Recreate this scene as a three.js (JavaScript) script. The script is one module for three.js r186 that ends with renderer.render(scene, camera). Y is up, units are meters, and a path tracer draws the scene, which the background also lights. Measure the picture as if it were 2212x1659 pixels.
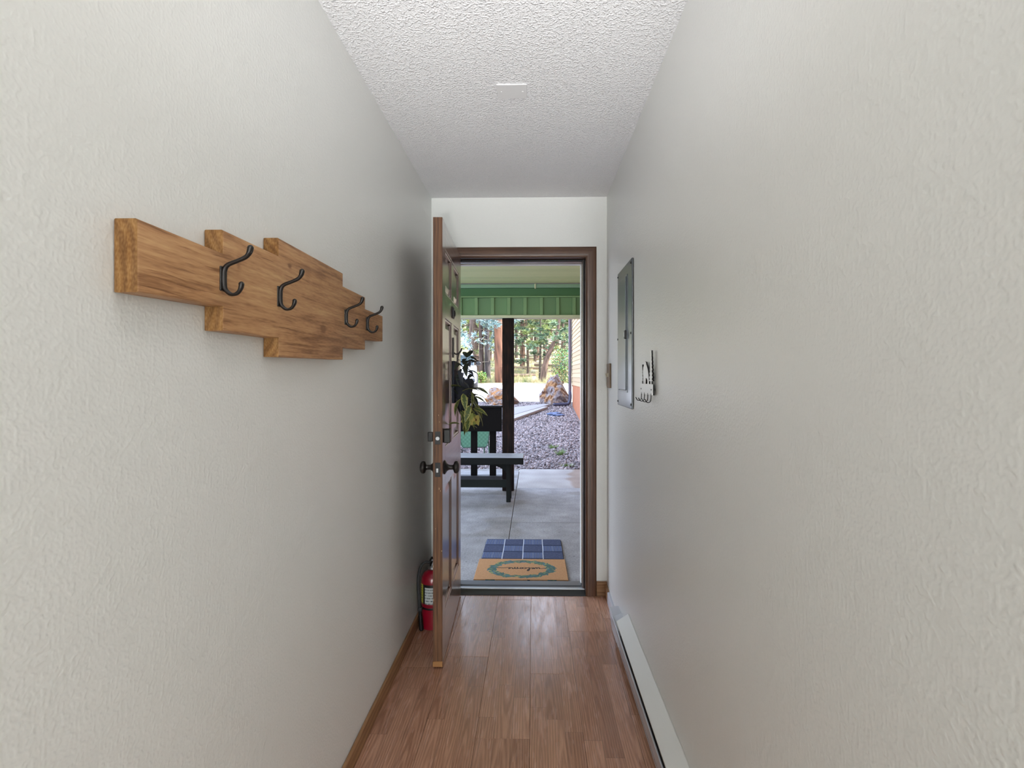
import * as THREE from 'three';
import { RoundedBoxGeometry } from 'three/addons/geometries/RoundedBoxGeometry.js';
import { mergeGeometries, mergeVertices, toCreasedNormals } from 'three/addons/utils/BufferGeometryUtils.js';
import { RectAreaLightUniformsLib } from 'three/addons/lights/RectAreaLightUniformsLib.js';

// ---------------------------------------------------------------- camera, sky, sun, exposure
RectAreaLightUniformsLib.init();
const scene = new THREE.Scene();
const renderer = new THREE.WebGLRenderer({ antialias: true });
renderer.toneMapping = THREE.LinearToneMapping;
renderer.toneMappingExposure = 1.14;
renderer.shadowMap.enabled = true;
const FOCAL = 1151, IW = 2212, IH = 1659, DEG = Math.PI / 180;
const camera = new THREE.PerspectiveCamera(2 * Math.atan(IH / 2 / FOCAL) / DEG, IW / IH, 0.02, 400);
camera.position.set(0, 1.315, 0);
camera.rotation.y = 1.3 * DEG;
camera.setViewOffset(IW, IH, -20, 17.5, IW, IH);
scene.add(camera);

const SKY_LEVEL = 5.4;
{ // clear air: pale at the horizon, bluer overhead, the same all round
  const w = 64, h = 64, a = new Float32Array(w * h * 4);
  for (let j = 0; j < h; j++) for (let i = 0; i < w; i++) {
    const el = Math.max(0, ((j + .5) / h - .5) * 2), k = Math.pow(el, .55), o = (j * w + i) * 4;
    a[o] = .86 + (.42 - .86) * k; a[o + 1] = .90 + (.60 - .90) * k; a[o + 2] = .96 + (.98 - .96) * k; a[o + 3] = 1;
  }
  const t = new THREE.DataTexture(a, w, h, THREE.RGBAFormat, THREE.FloatType);
  t.mapping = THREE.EquirectangularReflectionMapping; t.magFilter = THREE.LinearFilter; t.needsUpdate = true;
  scene.background = t; scene.environment = t;
  scene.backgroundIntensity = SKY_LEVEL; scene.environmentIntensity = SKY_LEVEL;
}
const sun = new THREE.DirectionalLight(new THREE.Color(1, .94, .84), 13);
sun.position.set(30, 28, -34); sun.target.position.set(0, 0, -34);
sun.castShadow = true; sun.shadow.radius = 1; sun.shadow.mapSize.set(2048, 2048);
Object.assign(sun.shadow.camera, { left: -60, right: 60, top: 60, bottom: -60, near: 1, far: 160 });
scene.add(sun, sun.target);

// ---------------------------------------------------------------- helpers
let seed = 7;
const rnd = () => { seed = (seed * 1664525 + 1013904223) >>> 0; return seed / 4294967296; };
const rr = (a, b) => a + (b - a) * rnd();
const clamp = (x, a, b) => Math.min(b, Math.max(a, x)), lerp = (a, b, t) => a + (b - a) * t;
const smooth = (a, b, x) => { const t = clamp((x - a) / (b - a), 0, 1); return t * t * (3 - 2 * t); };
const PERM = new Uint8Array(1024);
{ const p = Array.from({ length: 256 }, (_, i) => i); for (let i = 255; i > 0; i--) { const j = Math.floor(rnd() * (i + 1));[p[i], p[j]] = [p[j], p[i]]; } for (let i = 0; i < 1024; i++) PERM[i] = p[i & 255]; }
const GX = [], GY = []; for (let i = 0; i < 64; i++) { GX.push(Math.cos(i / 64 * 2 * Math.PI)); GY.push(Math.sin(i / 64 * 2 * Math.PI)); }
function pn(x, y, px = 4096, py = 4096, s = 0) {       // periodic gradient noise, about -0.7 .. 0.7
  const xi = Math.floor(x), yi = Math.floor(y), fx = x - xi, fy = y - yi;
  const x0 = ((xi % px) + px) % px, x1 = (x0 + 1) % px, y0 = ((yi % py) + py) % py, y1 = (y0 + 1) % py;
  const g = (ix, iy, dx, dy) => { const h = PERM[(PERM[(ix + s) & 255] + iy + (ix >> 8) * 7) & 255] & 63; return GX[h] * dx + GY[h] * dy; };
  const u = fx * fx * fx * (fx * (fx * 6 - 15) + 10), v = fy * fy * fy * (fy * (fy * 6 - 15) + 10);
  return lerp(lerp(g(x0, y0, fx, fy), g(x1, y0, fx - 1, fy), u), lerp(g(x0, y1, fx, fy - 1), g(x1, y1, fx - 1, fy - 1), u), v);
}
function tex(w, h, fn, color = true) {                // fn(u, v) -> grey 0..1 or [r,g,b] 0..255
  const a = new Uint8Array(w * h * 4);
  for (let j = 0; j < h; j++) for (let i = 0; i < w; i++) {
    const c = fn((i + .5) / w, (j + .5) / h), o = (j * w + i) * 4;
    if (typeof c === 'number') a[o] = a[o + 1] = a[o + 2] = clamp(c * 255, 0, 255);
    else { a[o] = clamp(c[0], 0, 255); a[o + 1] = clamp(c[1], 0, 255); a[o + 2] = clamp(c[2], 0, 255); }
    a[o + 3] = 255;
  }
  const t = new THREE.DataTexture(a, w, h, THREE.RGBAFormat);
  t.wrapS = t.wrapT = THREE.RepeatWrapping; t.magFilter = THREE.LinearFilter; t.minFilter = THREE.LinearMipmapLinearFilter; t.generateMipmaps = true;
  if (color) t.colorSpace = THREE.SRGBColorSpace;
  t.needsUpdate = true; return t;
}
const srgb = (r, g, b) => new THREE.Color().setRGB(r / 255, g / 255, b / 255, THREE.SRGBColorSpace);
const std = (c, o = {}) => new THREE.MeshStandardMaterial({ color: Array.isArray(c) ? srgb(...c) : c, roughness: .6, ...o });
const phys = (c, o = {}) => new THREE.MeshPhysicalMaterial({ color: Array.isArray(c) ? srgb(...c) : c, roughness: .5, ...o });

const taken = new Map();
function numbered(n) { const k = taken.get(n) ?? 0; taken.set(n, k + 1); return k ? n + '_' + String(k).padStart(3, '0') : n; }
function finish(m) { m.castShadow = true; m.receiveShadow = true; return m; }
function mesh(name, geo, mat, parent) {               // a part (parent given) or a one-mesh thing
  const m = finish(new THREE.Mesh(Array.isArray(geo) ? mergeAll(geo) : geo, mat));
  m.name = parent ? name : numbered(name); (parent ?? scene).add(m); return m;
}
function group(name, x = 0, y = 0, d = 0) { const g = new THREE.Group(); g.name = numbered(name); g.position.set(x, y, -d); scene.add(g); return g; }
function tag(o, label, category, extra = {}) { Object.assign(o.userData, { label, category }, extra); return o; }
const structure = (o, label, category) => tag(o, label, category, { kind: 'structure' });
function mergeAll(list) {
  const l = list.map((g) => { const n = g.index ? g.toNonIndexed() : g; for (const k of Object.keys(n.attributes)) if (!['position', 'normal', 'uv', 'color'].includes(k)) n.deleteAttribute(k); return n; });
  const color = l.every((g) => g.attributes.color), uv = l.every((g) => g.attributes.uv);
  for (const g of l) { if (!color) g.deleteAttribute('color'); if (!uv) g.deleteAttribute('uv'); }
  return l.length === 1 ? l[0] : mergeGeometries(l);
}
// box by its two corners, x0..x1, y0..y1, depth d0..d1 (depth runs down the hall: z = -d); r = rounded edge
function box(x0, x1, y0, y1, d0, d1, r = 0, seg = 1) {
  const w = x1 - x0, h = y1 - y0, l = d1 - d0;
  const g = r ? new RoundedBoxGeometry(w, h, l, seg, r) : new THREE.BoxGeometry(w, h, l);
  g.translate((x0 + x1) / 2, (y0 + y1) / 2, -(d0 + d1) / 2); return g;
}
// uv in metres, grain (v) along the axis; sizes of the texture tile
function uvBox(geo, axis = 'y', tu = 1, tv = 1, ou = 0, ov = 0) {
  const g = geo.index ? geo.toNonIndexed() : geo, p = g.attributes.position, n = g.attributes.normal, uv = new Float32Array(p.count * 2);
  const A = { x: 0, y: 1, z: 2 }[axis], P = [0, 0, 0];
  for (let t = 0; t < p.count; t += 3) {
    let s = [0, 0, 0]; for (let k = 0; k < 3; k++) { s[0] += n.getX(t + k); s[1] += n.getY(t + k); s[2] += n.getZ(t + k); }
    s = s.map(Math.abs); const N = s.indexOf(Math.max(...s));
    for (let k = 0; k < 3; k++) {
      P[0] = p.getX(t + k); P[1] = p.getY(t + k); P[2] = p.getZ(t + k);
      let vAx = A, uAx; const rest = [0, 1, 2].filter((q) => q !== N);
      if (N === A) { uAx = rest[0]; vAx = rest[1]; } else uAx = rest.find((q) => q !== A);
      uv[(t + k) * 2] = P[uAx] / tu + ou; uv[(t + k) * 2 + 1] = P[vAx] / tv + ov;
    }
  }
  g.setAttribute('uv', new THREE.BufferAttribute(uv, 2)); return g;
}
// tapered tube through points with a radius at each, round ends; flat squeezes it along the binormal
function sweep(pts, radii, { seg = 24, ring = 10, tension = .5, closedEnds = true } = {}) {
  const c = new THREE.CatmullRomCurve3(pts.map((p) => new THREE.Vector3(...p)), false, 'catmullrom', tension);
  const fr = c.computeFrenetFrames(seg, false), pos = [], nor = [], uv = [], idx = [];
  const rad = (t) => { const f = t * (radii.length - 1), i = Math.min(Math.floor(f), radii.length - 2); return lerp(radii[i], radii[i + 1], f - i); };
  const rows = []; // [t, radius factor, shift along tangent]
  if (closedEnds) for (const q of [0, .35, .7]) rows.push([0, Math.max(.02, Math.sin(q * Math.PI / 2)), -Math.cos(q * Math.PI / 2)]);
  for (let i = 0; i <= seg; i++) rows.push([i / seg, 1, 0]);
  if (closedEnds) for (const q of [.7, .35, 0]) rows.push([1, Math.max(.02, Math.sin(q * Math.PI / 2)), Math.cos(q * Math.PI / 2)]);
  const len = c.getLength();
  rows.forEach(([t, k, sh]) => {
    const i = Math.round(t * seg), P = c.getPoint(t), r = rad(t), N = fr.normals[i], B = fr.binormals[i], T = fr.tangents[i];
    for (let j = 0; j <= ring; j++) {
      const a = j / ring * 2 * Math.PI, ca = Math.cos(a), sa = Math.sin(a);
      const v = new THREE.Vector3().addScaledVector(N, ca).addScaledVector(B, sa);
      pos.push(P.x + v.x * r * k + T.x * r * sh, P.y + v.y * r * k + T.y * r * sh, P.z + v.z * r * k + T.z * r * sh);
      v.multiplyScalar(k).addScaledVector(T, sh).normalize(); nor.push(v.x, v.y, v.z); uv.push(j / ring * r * 6.283, t * len);
    }
  });
  for (let i = 0; i < rows.length - 1; i++) for (let j = 0; j < ring; j++) { const a = i * (ring + 1) + j, b = a + ring + 1; idx.push(a, a + 1, b, b, a + 1, b + 1); }
  const g = new THREE.BufferGeometry();
  g.setAttribute('position', new THREE.Float32BufferAttribute(pos, 3)); g.setAttribute('normal', new THREE.Float32BufferAttribute(nor, 3)); g.setAttribute('uv', new THREE.Float32BufferAttribute(uv, 2)); g.setIndex(idx);
  return g;
}
function flip(g) { for (const k of Object.keys(g.attributes)) { const a = g.attributes[k], n = a.itemSize; for (let i = 0; i < a.count; i += 3) for (let q = 0; q < n; q++) { const t = a.array[(i + 1) * n + q]; a.array[(i + 1) * n + q] = a.array[(i + 2) * n + q]; a.array[(i + 2) * n + q] = t; } } return g; }
function lathe(profile, seg = 32) { return new THREE.LatheGeometry(profile.map(([r, y]) => new THREE.Vector2(r, y)), seg); }
function cyl(r0, r1, h, seg = 20) { return new THREE.CylinderGeometry(r1, r0, h, seg); }

// ---------------------------------------------------------------- surfaces
function woodTex({ w = 256, h = 1024, W = .25, L = 1, base, dark, light, rings = 60, warp = .02, fine = .5, s = 0, knots = [], stains = [], streak = 1, hair = 0 }) {
  return tex(w, h, (u, v) => {
    const x = u * W, y = v * L;
    let wob = pn(u * 3, v * 4, 3, 4, s) * warp + pn(u * 6, v * 9, 6, 9, s + 9) * warp * .35, kn = 0;
    for (const [kx, ky, kr] of knots) { const dx = x - kx, dy = (y - ky) * .5, q = Math.exp(-(dx * dx + dy * dy) / (kr * kr)); wob += q * kr * 1.1 * Math.sign(dx || 1); kn = Math.max(kn, Math.exp(-(dx * dx + dy * dy * 1.4) / (kr * kr * .22))); }
    let r = Math.sin((x + wob) * rings * 6.283 / W * .25 + pn(u * 5, v * 2, 5, 2, s + 3) * 3);
    r = Math.sign(r) * Math.pow(Math.abs(r), .7);
    const fib = pn(u * 90, v * 14, 90, 14, s + 5) * .9 + pn(u * 40, v * 5, 40, 5, s + 6) * .9;
    const blotch = pn(u * 3, v * 5, 3, 5, s + 8) + pn(u * 7, v * 3, 7, 3, s + 11) * .6;
    let k = .5 + r * .2 * streak + fib * fine + blotch * .32;
    if (hair) { const q = pn(u * 150 + pn(u * 9, v * 12, 9, 12, s + 14) * 2, v * 9, 4096, 4096, s + 15), p2 = pn(u * 230, v * 60, 230, 60, s + 16); k += hair * (p2 * .5 - smooth(.34, .5, q) * .7); }
    for (const [sx, sy, ra, rb, q] of stains) { const dx = (x - sx) / ra, dy = (y - sy) / rb; k -= q * Math.exp(-(dx * dx + dy * dy)) * clamp(.75 + fib * 1.2, 0, 1.4); }
    k = clamp(k - kn * .9, 0, 1);
    const a = k < .5 ? dark : base, b = k < .5 ? base : light, q = k < .5 ? k * 2 : k * 2 - 1;
    return [lerp(a[0], b[0], q), lerp(a[1], b[1], q), lerp(a[2], b[2], q)];
  });
}
// orange-peel paint
const peel = tex(1024, 1024, (u, v) => {
  const a = pn(u * 130, v * 130, 130, 130, 1), b = pn(u * 220, v * 220, 220, 220, 2), c = pn(u * 44, v * 44, 44, 44, 3);
  return .5 + .55 * smooth(-.15, .45, a + .25 * c) - .25 + b * .28 + c * .12;
}, false);
const popcorn = tex(1024, 1024, (u, v) => {
  const a = pn(u * 90, v * 90, 90, 90, 11), b = pn(u * 170, v * 170, 170, 170, 12), c = pn(u * 44, v * 44, 44, 44, 13);
  return .2 + .75 * smooth(-.1, .42, a * .7 + c * .55) + b * .4;
}, false);
const TILE = .9;
const M = {};
M.wall = std([236, 236, 232], { roughness: .38, bumpMap: peel, bumpScale: .0005 });
M.ceiling = std([242, 241, 242], { roughness: .9, bumpMap: popcorn, bumpScale: .0026 });
M.paintSmooth = std([240, 239, 238], { roughness: .6 });
const rackTexA = woodTex({ w: 768, h: 2048, W: .5, L: 1.3, hair: .5, base: [178, 132, 90], dark: [128, 86, 52], light: [202, 160, 114], rings: 44, warp: .04, fine: .5, streak: .45, s: 21, knots: [[.2, .60, .022], [.36, .28, .012], [.12, 1.0, .012], [.33, .80, .012]], stains: [[.15, .50, .012, .05, .5], [.175, .53, .006, .10, .45], [.33, .70, .02, .018, .4], [.34, .62, .014, .02, .35], [.14, .43, .03, .02, .35], [.29, 1.02, .02, .008, .4]] });
M.rack = phys([255, 255, 255], { map: rackTexA, roughness: .5, bumpMap: rackTexA, bumpScale: .0006 });
const doorTex = woodTex({ w: 256, h: 1024, W: .2, L: 1, base: [104, 69, 44], dark: [76, 48, 30], light: [128, 89, 58], rings: 50, warp: .008, fine: .55, s: 33 });
M.doorEdge = std([255, 255, 255], { map: doorTex, roughness: .6 });
const doorFaceTex = woodTex({ w: 256, h: 1024, W: .3, L: 1, base: [98, 66, 51], dark: [80, 52, 40], light: [112, 78, 62], rings: 40, warp: .01, fine: .4, s: 35 });
M.doorFace = phys([255, 255, 255], { map: doorFaceTex, roughness: .3, ior: 1.7, clearcoat: 1, clearcoatRoughness: .2 });
const casingTex = woodTex({ w: 256, h: 1024, W: .2, L: 1, base: [92, 62, 44], dark: [70, 45, 31], light: [110, 77, 56], rings: 40, warp: .008, fine: .4, s: 37 });
M.casing = phys([255, 255, 255], { map: casingTex, roughness: .38, clearcoat: .4, clearcoatRoughness: .25 });
const baseTex = woodTex({ w: 256, h: 1024, W: .2, L: 1, base: [156, 115, 79], dark: [122, 86, 56], light: [180, 138, 99], rings: 36, warp: .01, fine: .4, s: 39 });
M.base = phys([255, 255, 255], { map: baseTex, roughness: .45 });
M.black = std([30, 28, 28], { roughness: .45, metalness: .3 });
M.iron = phys([38, 34, 32], { roughness: .42, metalness: .5, clearcoat: .25, clearcoatRoughness: .35 });
M.alu = std([158, 160, 164], { roughness: .33, metalness: .85 });
M.bronze = std([72, 72, 74], { roughness: .42, metalness: .6 });
M.rubber = std([52, 52, 54], { roughness: .7 });
M.whiteFrame = std([240, 240, 237], { roughness: .45 });
M.heater = std([205, 206, 212], { roughness: .4, metalness: .15 });
M.heaterTop = std([232, 231, 226], { roughness: .5 });
M.chrome = std([150, 150, 152], { roughness: .4, metalness: .9 });

// ---------------------------------------------------------------- the hall (x left/right, depth d = -z)
const XL = -.614, XR = .44, DEND = 3.2, CEIL = 2.387;
const BACK = -6.5, RX = 2.4;                            // the living room that the hall opens into, behind the camera
structure(mesh('wall_left', uvBox(box(XL - .12, XL, 0, CEIL, BACK, DEND + .15), 'y', TILE, TILE), M.wall), 'long off-white textured wall that carries the wooden coat rack', 'wall');
{ // right wall with a rounded corner where it turns into the living room
  const s = new THREE.Shape(), r = .02, d0 = .468, d1 = DEND;
  s.moveTo(XR, -d1); s.lineTo(XR, -(d0 + r)); s.absarc(XR + r, -(d0 + r), r, Math.PI, Math.PI / 2, true); s.lineTo(RX, -d0); s.lineTo(RX, -(d0 + .12)); s.lineTo(XR + .12, -(d0 + .12)); s.lineTo(XR + .12, -d1); s.closePath();
  const g = new THREE.ExtrudeGeometry(s, { depth: CEIL, bevelEnabled: false, curveSegments: 10 });
  g.rotateX(Math.PI / 2); g.translate(0, CEIL, 0);
  structure(mesh('wall_right', uvBox(toCreasedNormals(g, .6), 'y', TILE, TILE), M.wall), 'long off-white textured wall with the electrical panel and heater', 'wall');
}
{ // end wall with the doorway, running on as the outside wall of the house
  const s = new THREE.Shape(); s.moveTo(-6, -.35); s.lineTo(3.6, -.35); s.lineTo(3.6, 3.2); s.lineTo(-6, 3.2); s.closePath();
  const o = new THREE.Path(); o.moveTo(-.505, 0); o.lineTo(.333, 0); o.lineTo(.333, 2.045); o.lineTo(-.505, 2.045); o.closePath(); s.holes.push(o);
  const g = new THREE.ExtrudeGeometry(s, { depth: .15, bevelEnabled: false }); g.translate(0, 0, -DEND - .15);
  structure(mesh('wall_end', uvBox(g, 'y', TILE, TILE), M.wall), 'off-white end wall around and above the front doorway', 'wall');
}
structure(mesh('ceiling', uvBox(box(XL - .12, RX + .12, CEIL, CEIL + .14, BACK - .12, DEND), 'z', .6, .6), M.ceiling), 'white popcorn-textured ceiling over the hall', 'ceiling');
structure(mesh('wall_back', uvBox(box(XL - .12, RX + .12, 0, CEIL, BACK - .12, BACK), 'y', TILE, TILE), M.wall), 'off-white living room wall behind the viewer', 'wall');
structure(mesh('wall_side', uvBox(box(RX, RX + .12, 0, CEIL, BACK, .62), 'y', TILE, TILE), M.wall), 'off-white side wall of the living room behind the viewer', 'wall');

// laminate floor: three-strip planks, each a piece
const plankTex = [0, 1, 2, 3].map((k) => {
  const W = 192, L = 1200, tone = [], ends = [];
  for (let s = 0; s < 3; s++) { ends.push([.1 + .25 * ((k * 2 + s * 5) % 7) / 7, .62 + .3 * ((k * 3 + s * 4) % 5) / 5]); tone.push([0, 1, 2].map((q) => ((PERM[k * 9 + s * 3 + q] / 255) - .5))); }
  return tex(W, L, (u, v) => {
    const s = Math.min(2, Math.floor(u * 3)), us = u * 3 - s, e = ends[s], part = v < e[0] ? 0 : v < e[1] ? 1 : 2, t = tone[s][part], id = k * 31 + s * 7 + part * 3;
    const x = us * .065, y = v * 1.2, cen = .0325 + t * .05, vy = y - .2 - .8 * ((id * .37) % 1);
    const ring = Math.sqrt((x - cen) * (x - cen) + (vy * .042) * (vy * .042) + .00002) + pn(us * 1.7 + id, v * 5, 4096, 4096, id) * .004;
    let g = Math.sin(ring * 6.283 * 120); g = Math.pow(Math.abs(g), .6) * Math.sign(g);
    const fib = pn(u * 150, v * 26, 4096, 4096, id) * .8 + pn(u * 60, v * 9, 4096, 4096, id + 2) * .7;
    const q = clamp(.5 + t * .42 + g * .19 + fib * .36, 0, 1);
    const a = [152, 108, 86], b = [216, 168, 140];
    let c = [lerp(a[0], b[0], q), lerp(a[1], b[1], q), lerp(a[2], b[2], q)];
    const seam = Math.min(us, 1 - us) < .014 || Math.abs(v - e[0]) < .0012 || Math.abs(v - e[1]) < .0012 ? .86 : 1;
    return c.map((z) => z * seam);
  });
});
const plankRough = tex(512, 512, (u, v) => .25 + .09 * (pn(u * 6, v * 6, 6, 6, 51) + .6 * pn(u * 15, v * 15, 15, 15, 52)) + .06 * pn(u * 90, v * 20, 90, 20, 53), false);
M.planks = plankTex.map((t) => phys([255, 255, 255], { map: t, roughness: 1, roughnessMap: plankRough, clearcoat: 0 }));
{
  const floor = group('floor'); structure(floor, 'reddish-brown three-strip laminate floor of the hall', 'floor');
  mesh('subfloor', box(XL, RX, -.16, -.011, -.6, DEND), M.base, floor);
  const PW = .1965, x0 = -.0135 - 3 * PW, stag = [.42, 1.02, .30, 2.49 - 1.2 * 2, .354, .84, .2];
  for (let i = -1; i < 6; i++) {
    const a = Math.max(XL, x0 + i * PW), b = Math.min(XR, x0 + (i + 1) * PW);
    if (b - a < .01) continue;
    const off = i === 1 ? 2.49 : i === 3 ? 2.354 : i === 2 ? 1.93 : i === 4 ? 1.55 : i === 0 ? 1.2 : 2.9;
    for (let d = off - 3.6; d < DEND; d += 1.2) {
      const e0 = Math.max(d, -.6), e1 = Math.min(d + 1.2, DEND); if (e1 - e0 < .02) continue;
      const g = box(a + .0003, b - .0003, -.011, 0, e0 + .0003, e1 - .0003, .0012);
      const k = (i * 3 + Math.round(d * 7) + 40) % 4;
      const uvg = uvBox(g, 'z', PW, 1.2), uv = uvg.attributes.uv;
      for (let q = 0; q < uv.count; q++) uv.setXY(q, uv.getX(q) - x0 / PW, -(uv.getY(q) + d / 1.2)); // origin of each plank
      mesh('plank', uvg, M.planks[k], floor);
    }
  }
  structure(mesh('floor_bounce_carpet', box(XL, RX, -.16, 0, BACK, -.601, .002), std([226, 224, 219], { roughness: .95 })), 'unseen living room floor behind the viewer, made pale carpet to bounce light', 'floor');  // carpet added pale so the unseen room bounces neutral light
}
// baseboards
function board(name, g, mat, axis, parent, t = [.2, 1]) { return mesh(name, uvBox(g, axis, t[0], t[1], rnd(), rnd()), mat, parent); }
structure(board('baseboard_left', box(XL + .0005, XL + .0125, .0005, .063, BACK, DEND - .0005, .003), M.base, 'z'), 'low brown wooden baseboard along the coat rack wall', 'baseboard');
structure(board('baseboard_end', box(.378, XR - .0005, .0005, .088, DEND - .0125, DEND - .0005, .003), M.base, 'x'), 'short brown wooden baseboard between door casing and corner', 'baseboard');
structure(board('baseboard_right', box(XR - .0135, XR - .0005, .0005, .072, 3.09, DEND - .014, .003), M.base, 'z'), 'short brown wooden baseboard stub beyond the heater', 'baseboard');

// doorway: casing, jamb, weatherstrip, storm frame, threshold
{
  const t = group('trim_1'); structure(t, 'glossy brown mitred casing around the front doorway', 'door casing');
  const W = .064, T = .017, prof = (s) => { s.moveTo(0, 0); s.lineTo(0, .011); s.quadraticCurveTo(.004, T, .018, T); s.lineTo(W - .02, T - .002); s.quadraticCurveTo(W - .004, T - .004, W, .009); s.lineTo(W, 0); s.closePath(); };
  // a length of casing along v in its own frame, mitred at marked ends
  const strip = (len, m0, m1) => {
    const s = new THREE.Shape(); prof(s); const g = new THREE.ExtrudeGeometry(s, { depth: len, bevelEnabled: false, curveSegments: 6 });
    const p = g.attributes.position; for (let i = 0; i < p.count; i++) { const x = p.getX(i), z = p.getZ(i); if (z > len / 2) { if (m1) p.setZ(i, z + x); } else if (m0) p.setZ(i, z - x); }
    g.computeVertexNormals(); return uvBox(toCreasedNormals(g, .5), 'z', .2, 1, rnd(), rnd());
  };
  const inR = .313, inL = -.485, top = 2.023;
  const mk = (g, m) => { g.applyMatrix4(m); if (m.determinant() < 0) flip(g); return mesh('casing', g, M.casing, t); };
  const B = (X, Y, Z, o) => new THREE.Matrix4().makeBasis(new THREE.Vector3(...X), new THREE.Vector3(...Y), new THREE.Vector3(...Z)).setPosition(...o);
  mk(strip(top, false, true), B([1, 0, 0], [0, 0, 1], [0, 1, 0], [inR, 0, -DEND]));
  mk(strip(top, false, true), B([-1, 0, 0], [0, 0, 1], [0, 1, 0], [inL, 0, -DEND]));
  mk(strip(inR - inL, true, true), B([0, 1, 0], [0, 0, 1], [1, 0, 0], [inL, top, -DEND]));
  const f = group('trim_2'); structure(f, 'brown door jamb with dark weatherstrip and white outer frame', 'door frame');
  const jl = -.485, jr = .313, jt = 2.023, d1 = DEND + .15;
  board('jamb', box(jr + .001, .333, 0, 2.04, DEND, d1, .001), M.casing, 'y', f); board('jamb', box(-.505, jl - .001, 0, 2.04, DEND, d1, .001), M.casing, 'y', f);
  board('jamb_head', box(jl, jr, jt + .001, 2.045, DEND, d1, .001), M.casing, 'x', f);
  for (const [a, b] of [[jr - .012, jr], [jl, jl + .012]]) { board('door_stop', box(a, b, .02, jt, DEND + .058, DEND + .1, .002), M.casing, 'y', f); }
  board('door_stop', box(jl + .012, jr - .012, jt - .012, jt, DEND + .058, DEND + .1, .002), M.casing, 'x', f);
  mesh('weatherstrip', [box(jr - .010, jr - .001, .03, jt, DEND + .046, DEND + .0578, .003)], M.rubber, f);
  mesh('weatherstrip', [box(jl + .012, jr - .012, jt - .011, jt - .001, DEND + .046, DEND + .0578, .003)], M.rubber, f);
  mesh('storm_frame', [box(jr - .016, jr + .06, -.02, 2.1, d1 + .001, d1 + .045, .003)], M.whiteFrame, f);
  mesh('storm_frame', [box(jl - .06, jl + .016, -.02, 2.1, d1 + .001, d1 + .045, .003)], M.whiteFrame, f);
  mesh('storm_frame', [box(jl + .016, jr - .016, jt - .008, 2.1, d1 + .001, d1 + .045, .003)], M.whiteFrame, f);
  const th = group('threshold'); structure(th, 'dark metal door threshold with a bright raised edge', 'threshold');
  const s = new THREE.Shape(); s.moveTo(-DEND + .014, 0); s.lineTo(-DEND + .008, .006); s.lineTo(-DEND - .035, .020); s.lineTo(-DEND - .19, .012); s.lineTo(-DEND - .2, -.05); s.lineTo(-DEND, -.05); s.lineTo(-DEND, 0); s.closePath();
  const g = new THREE.ExtrudeGeometry(s, { depth: jr - jl - .002, bevelEnabled: false }); g.rotateY(-Math.PI / 2); // shape x -> z
  g.computeBoundingBox(); g.translate(jr - .001 - g.boundingBox.max.x, 0, 0);
  mesh('sill', g, M.bronze, th);
  mesh('raised_strip', box(jl + .001, jr - .001, .017, .0265, DEND + .034, DEND + .05, .003), M.alu, th);
  mesh('sweep_strip', box(jl + .001, jr - .017, .012, .0185, DEND + .09, DEND + .11, .002), M.rubber, th);
}

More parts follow.
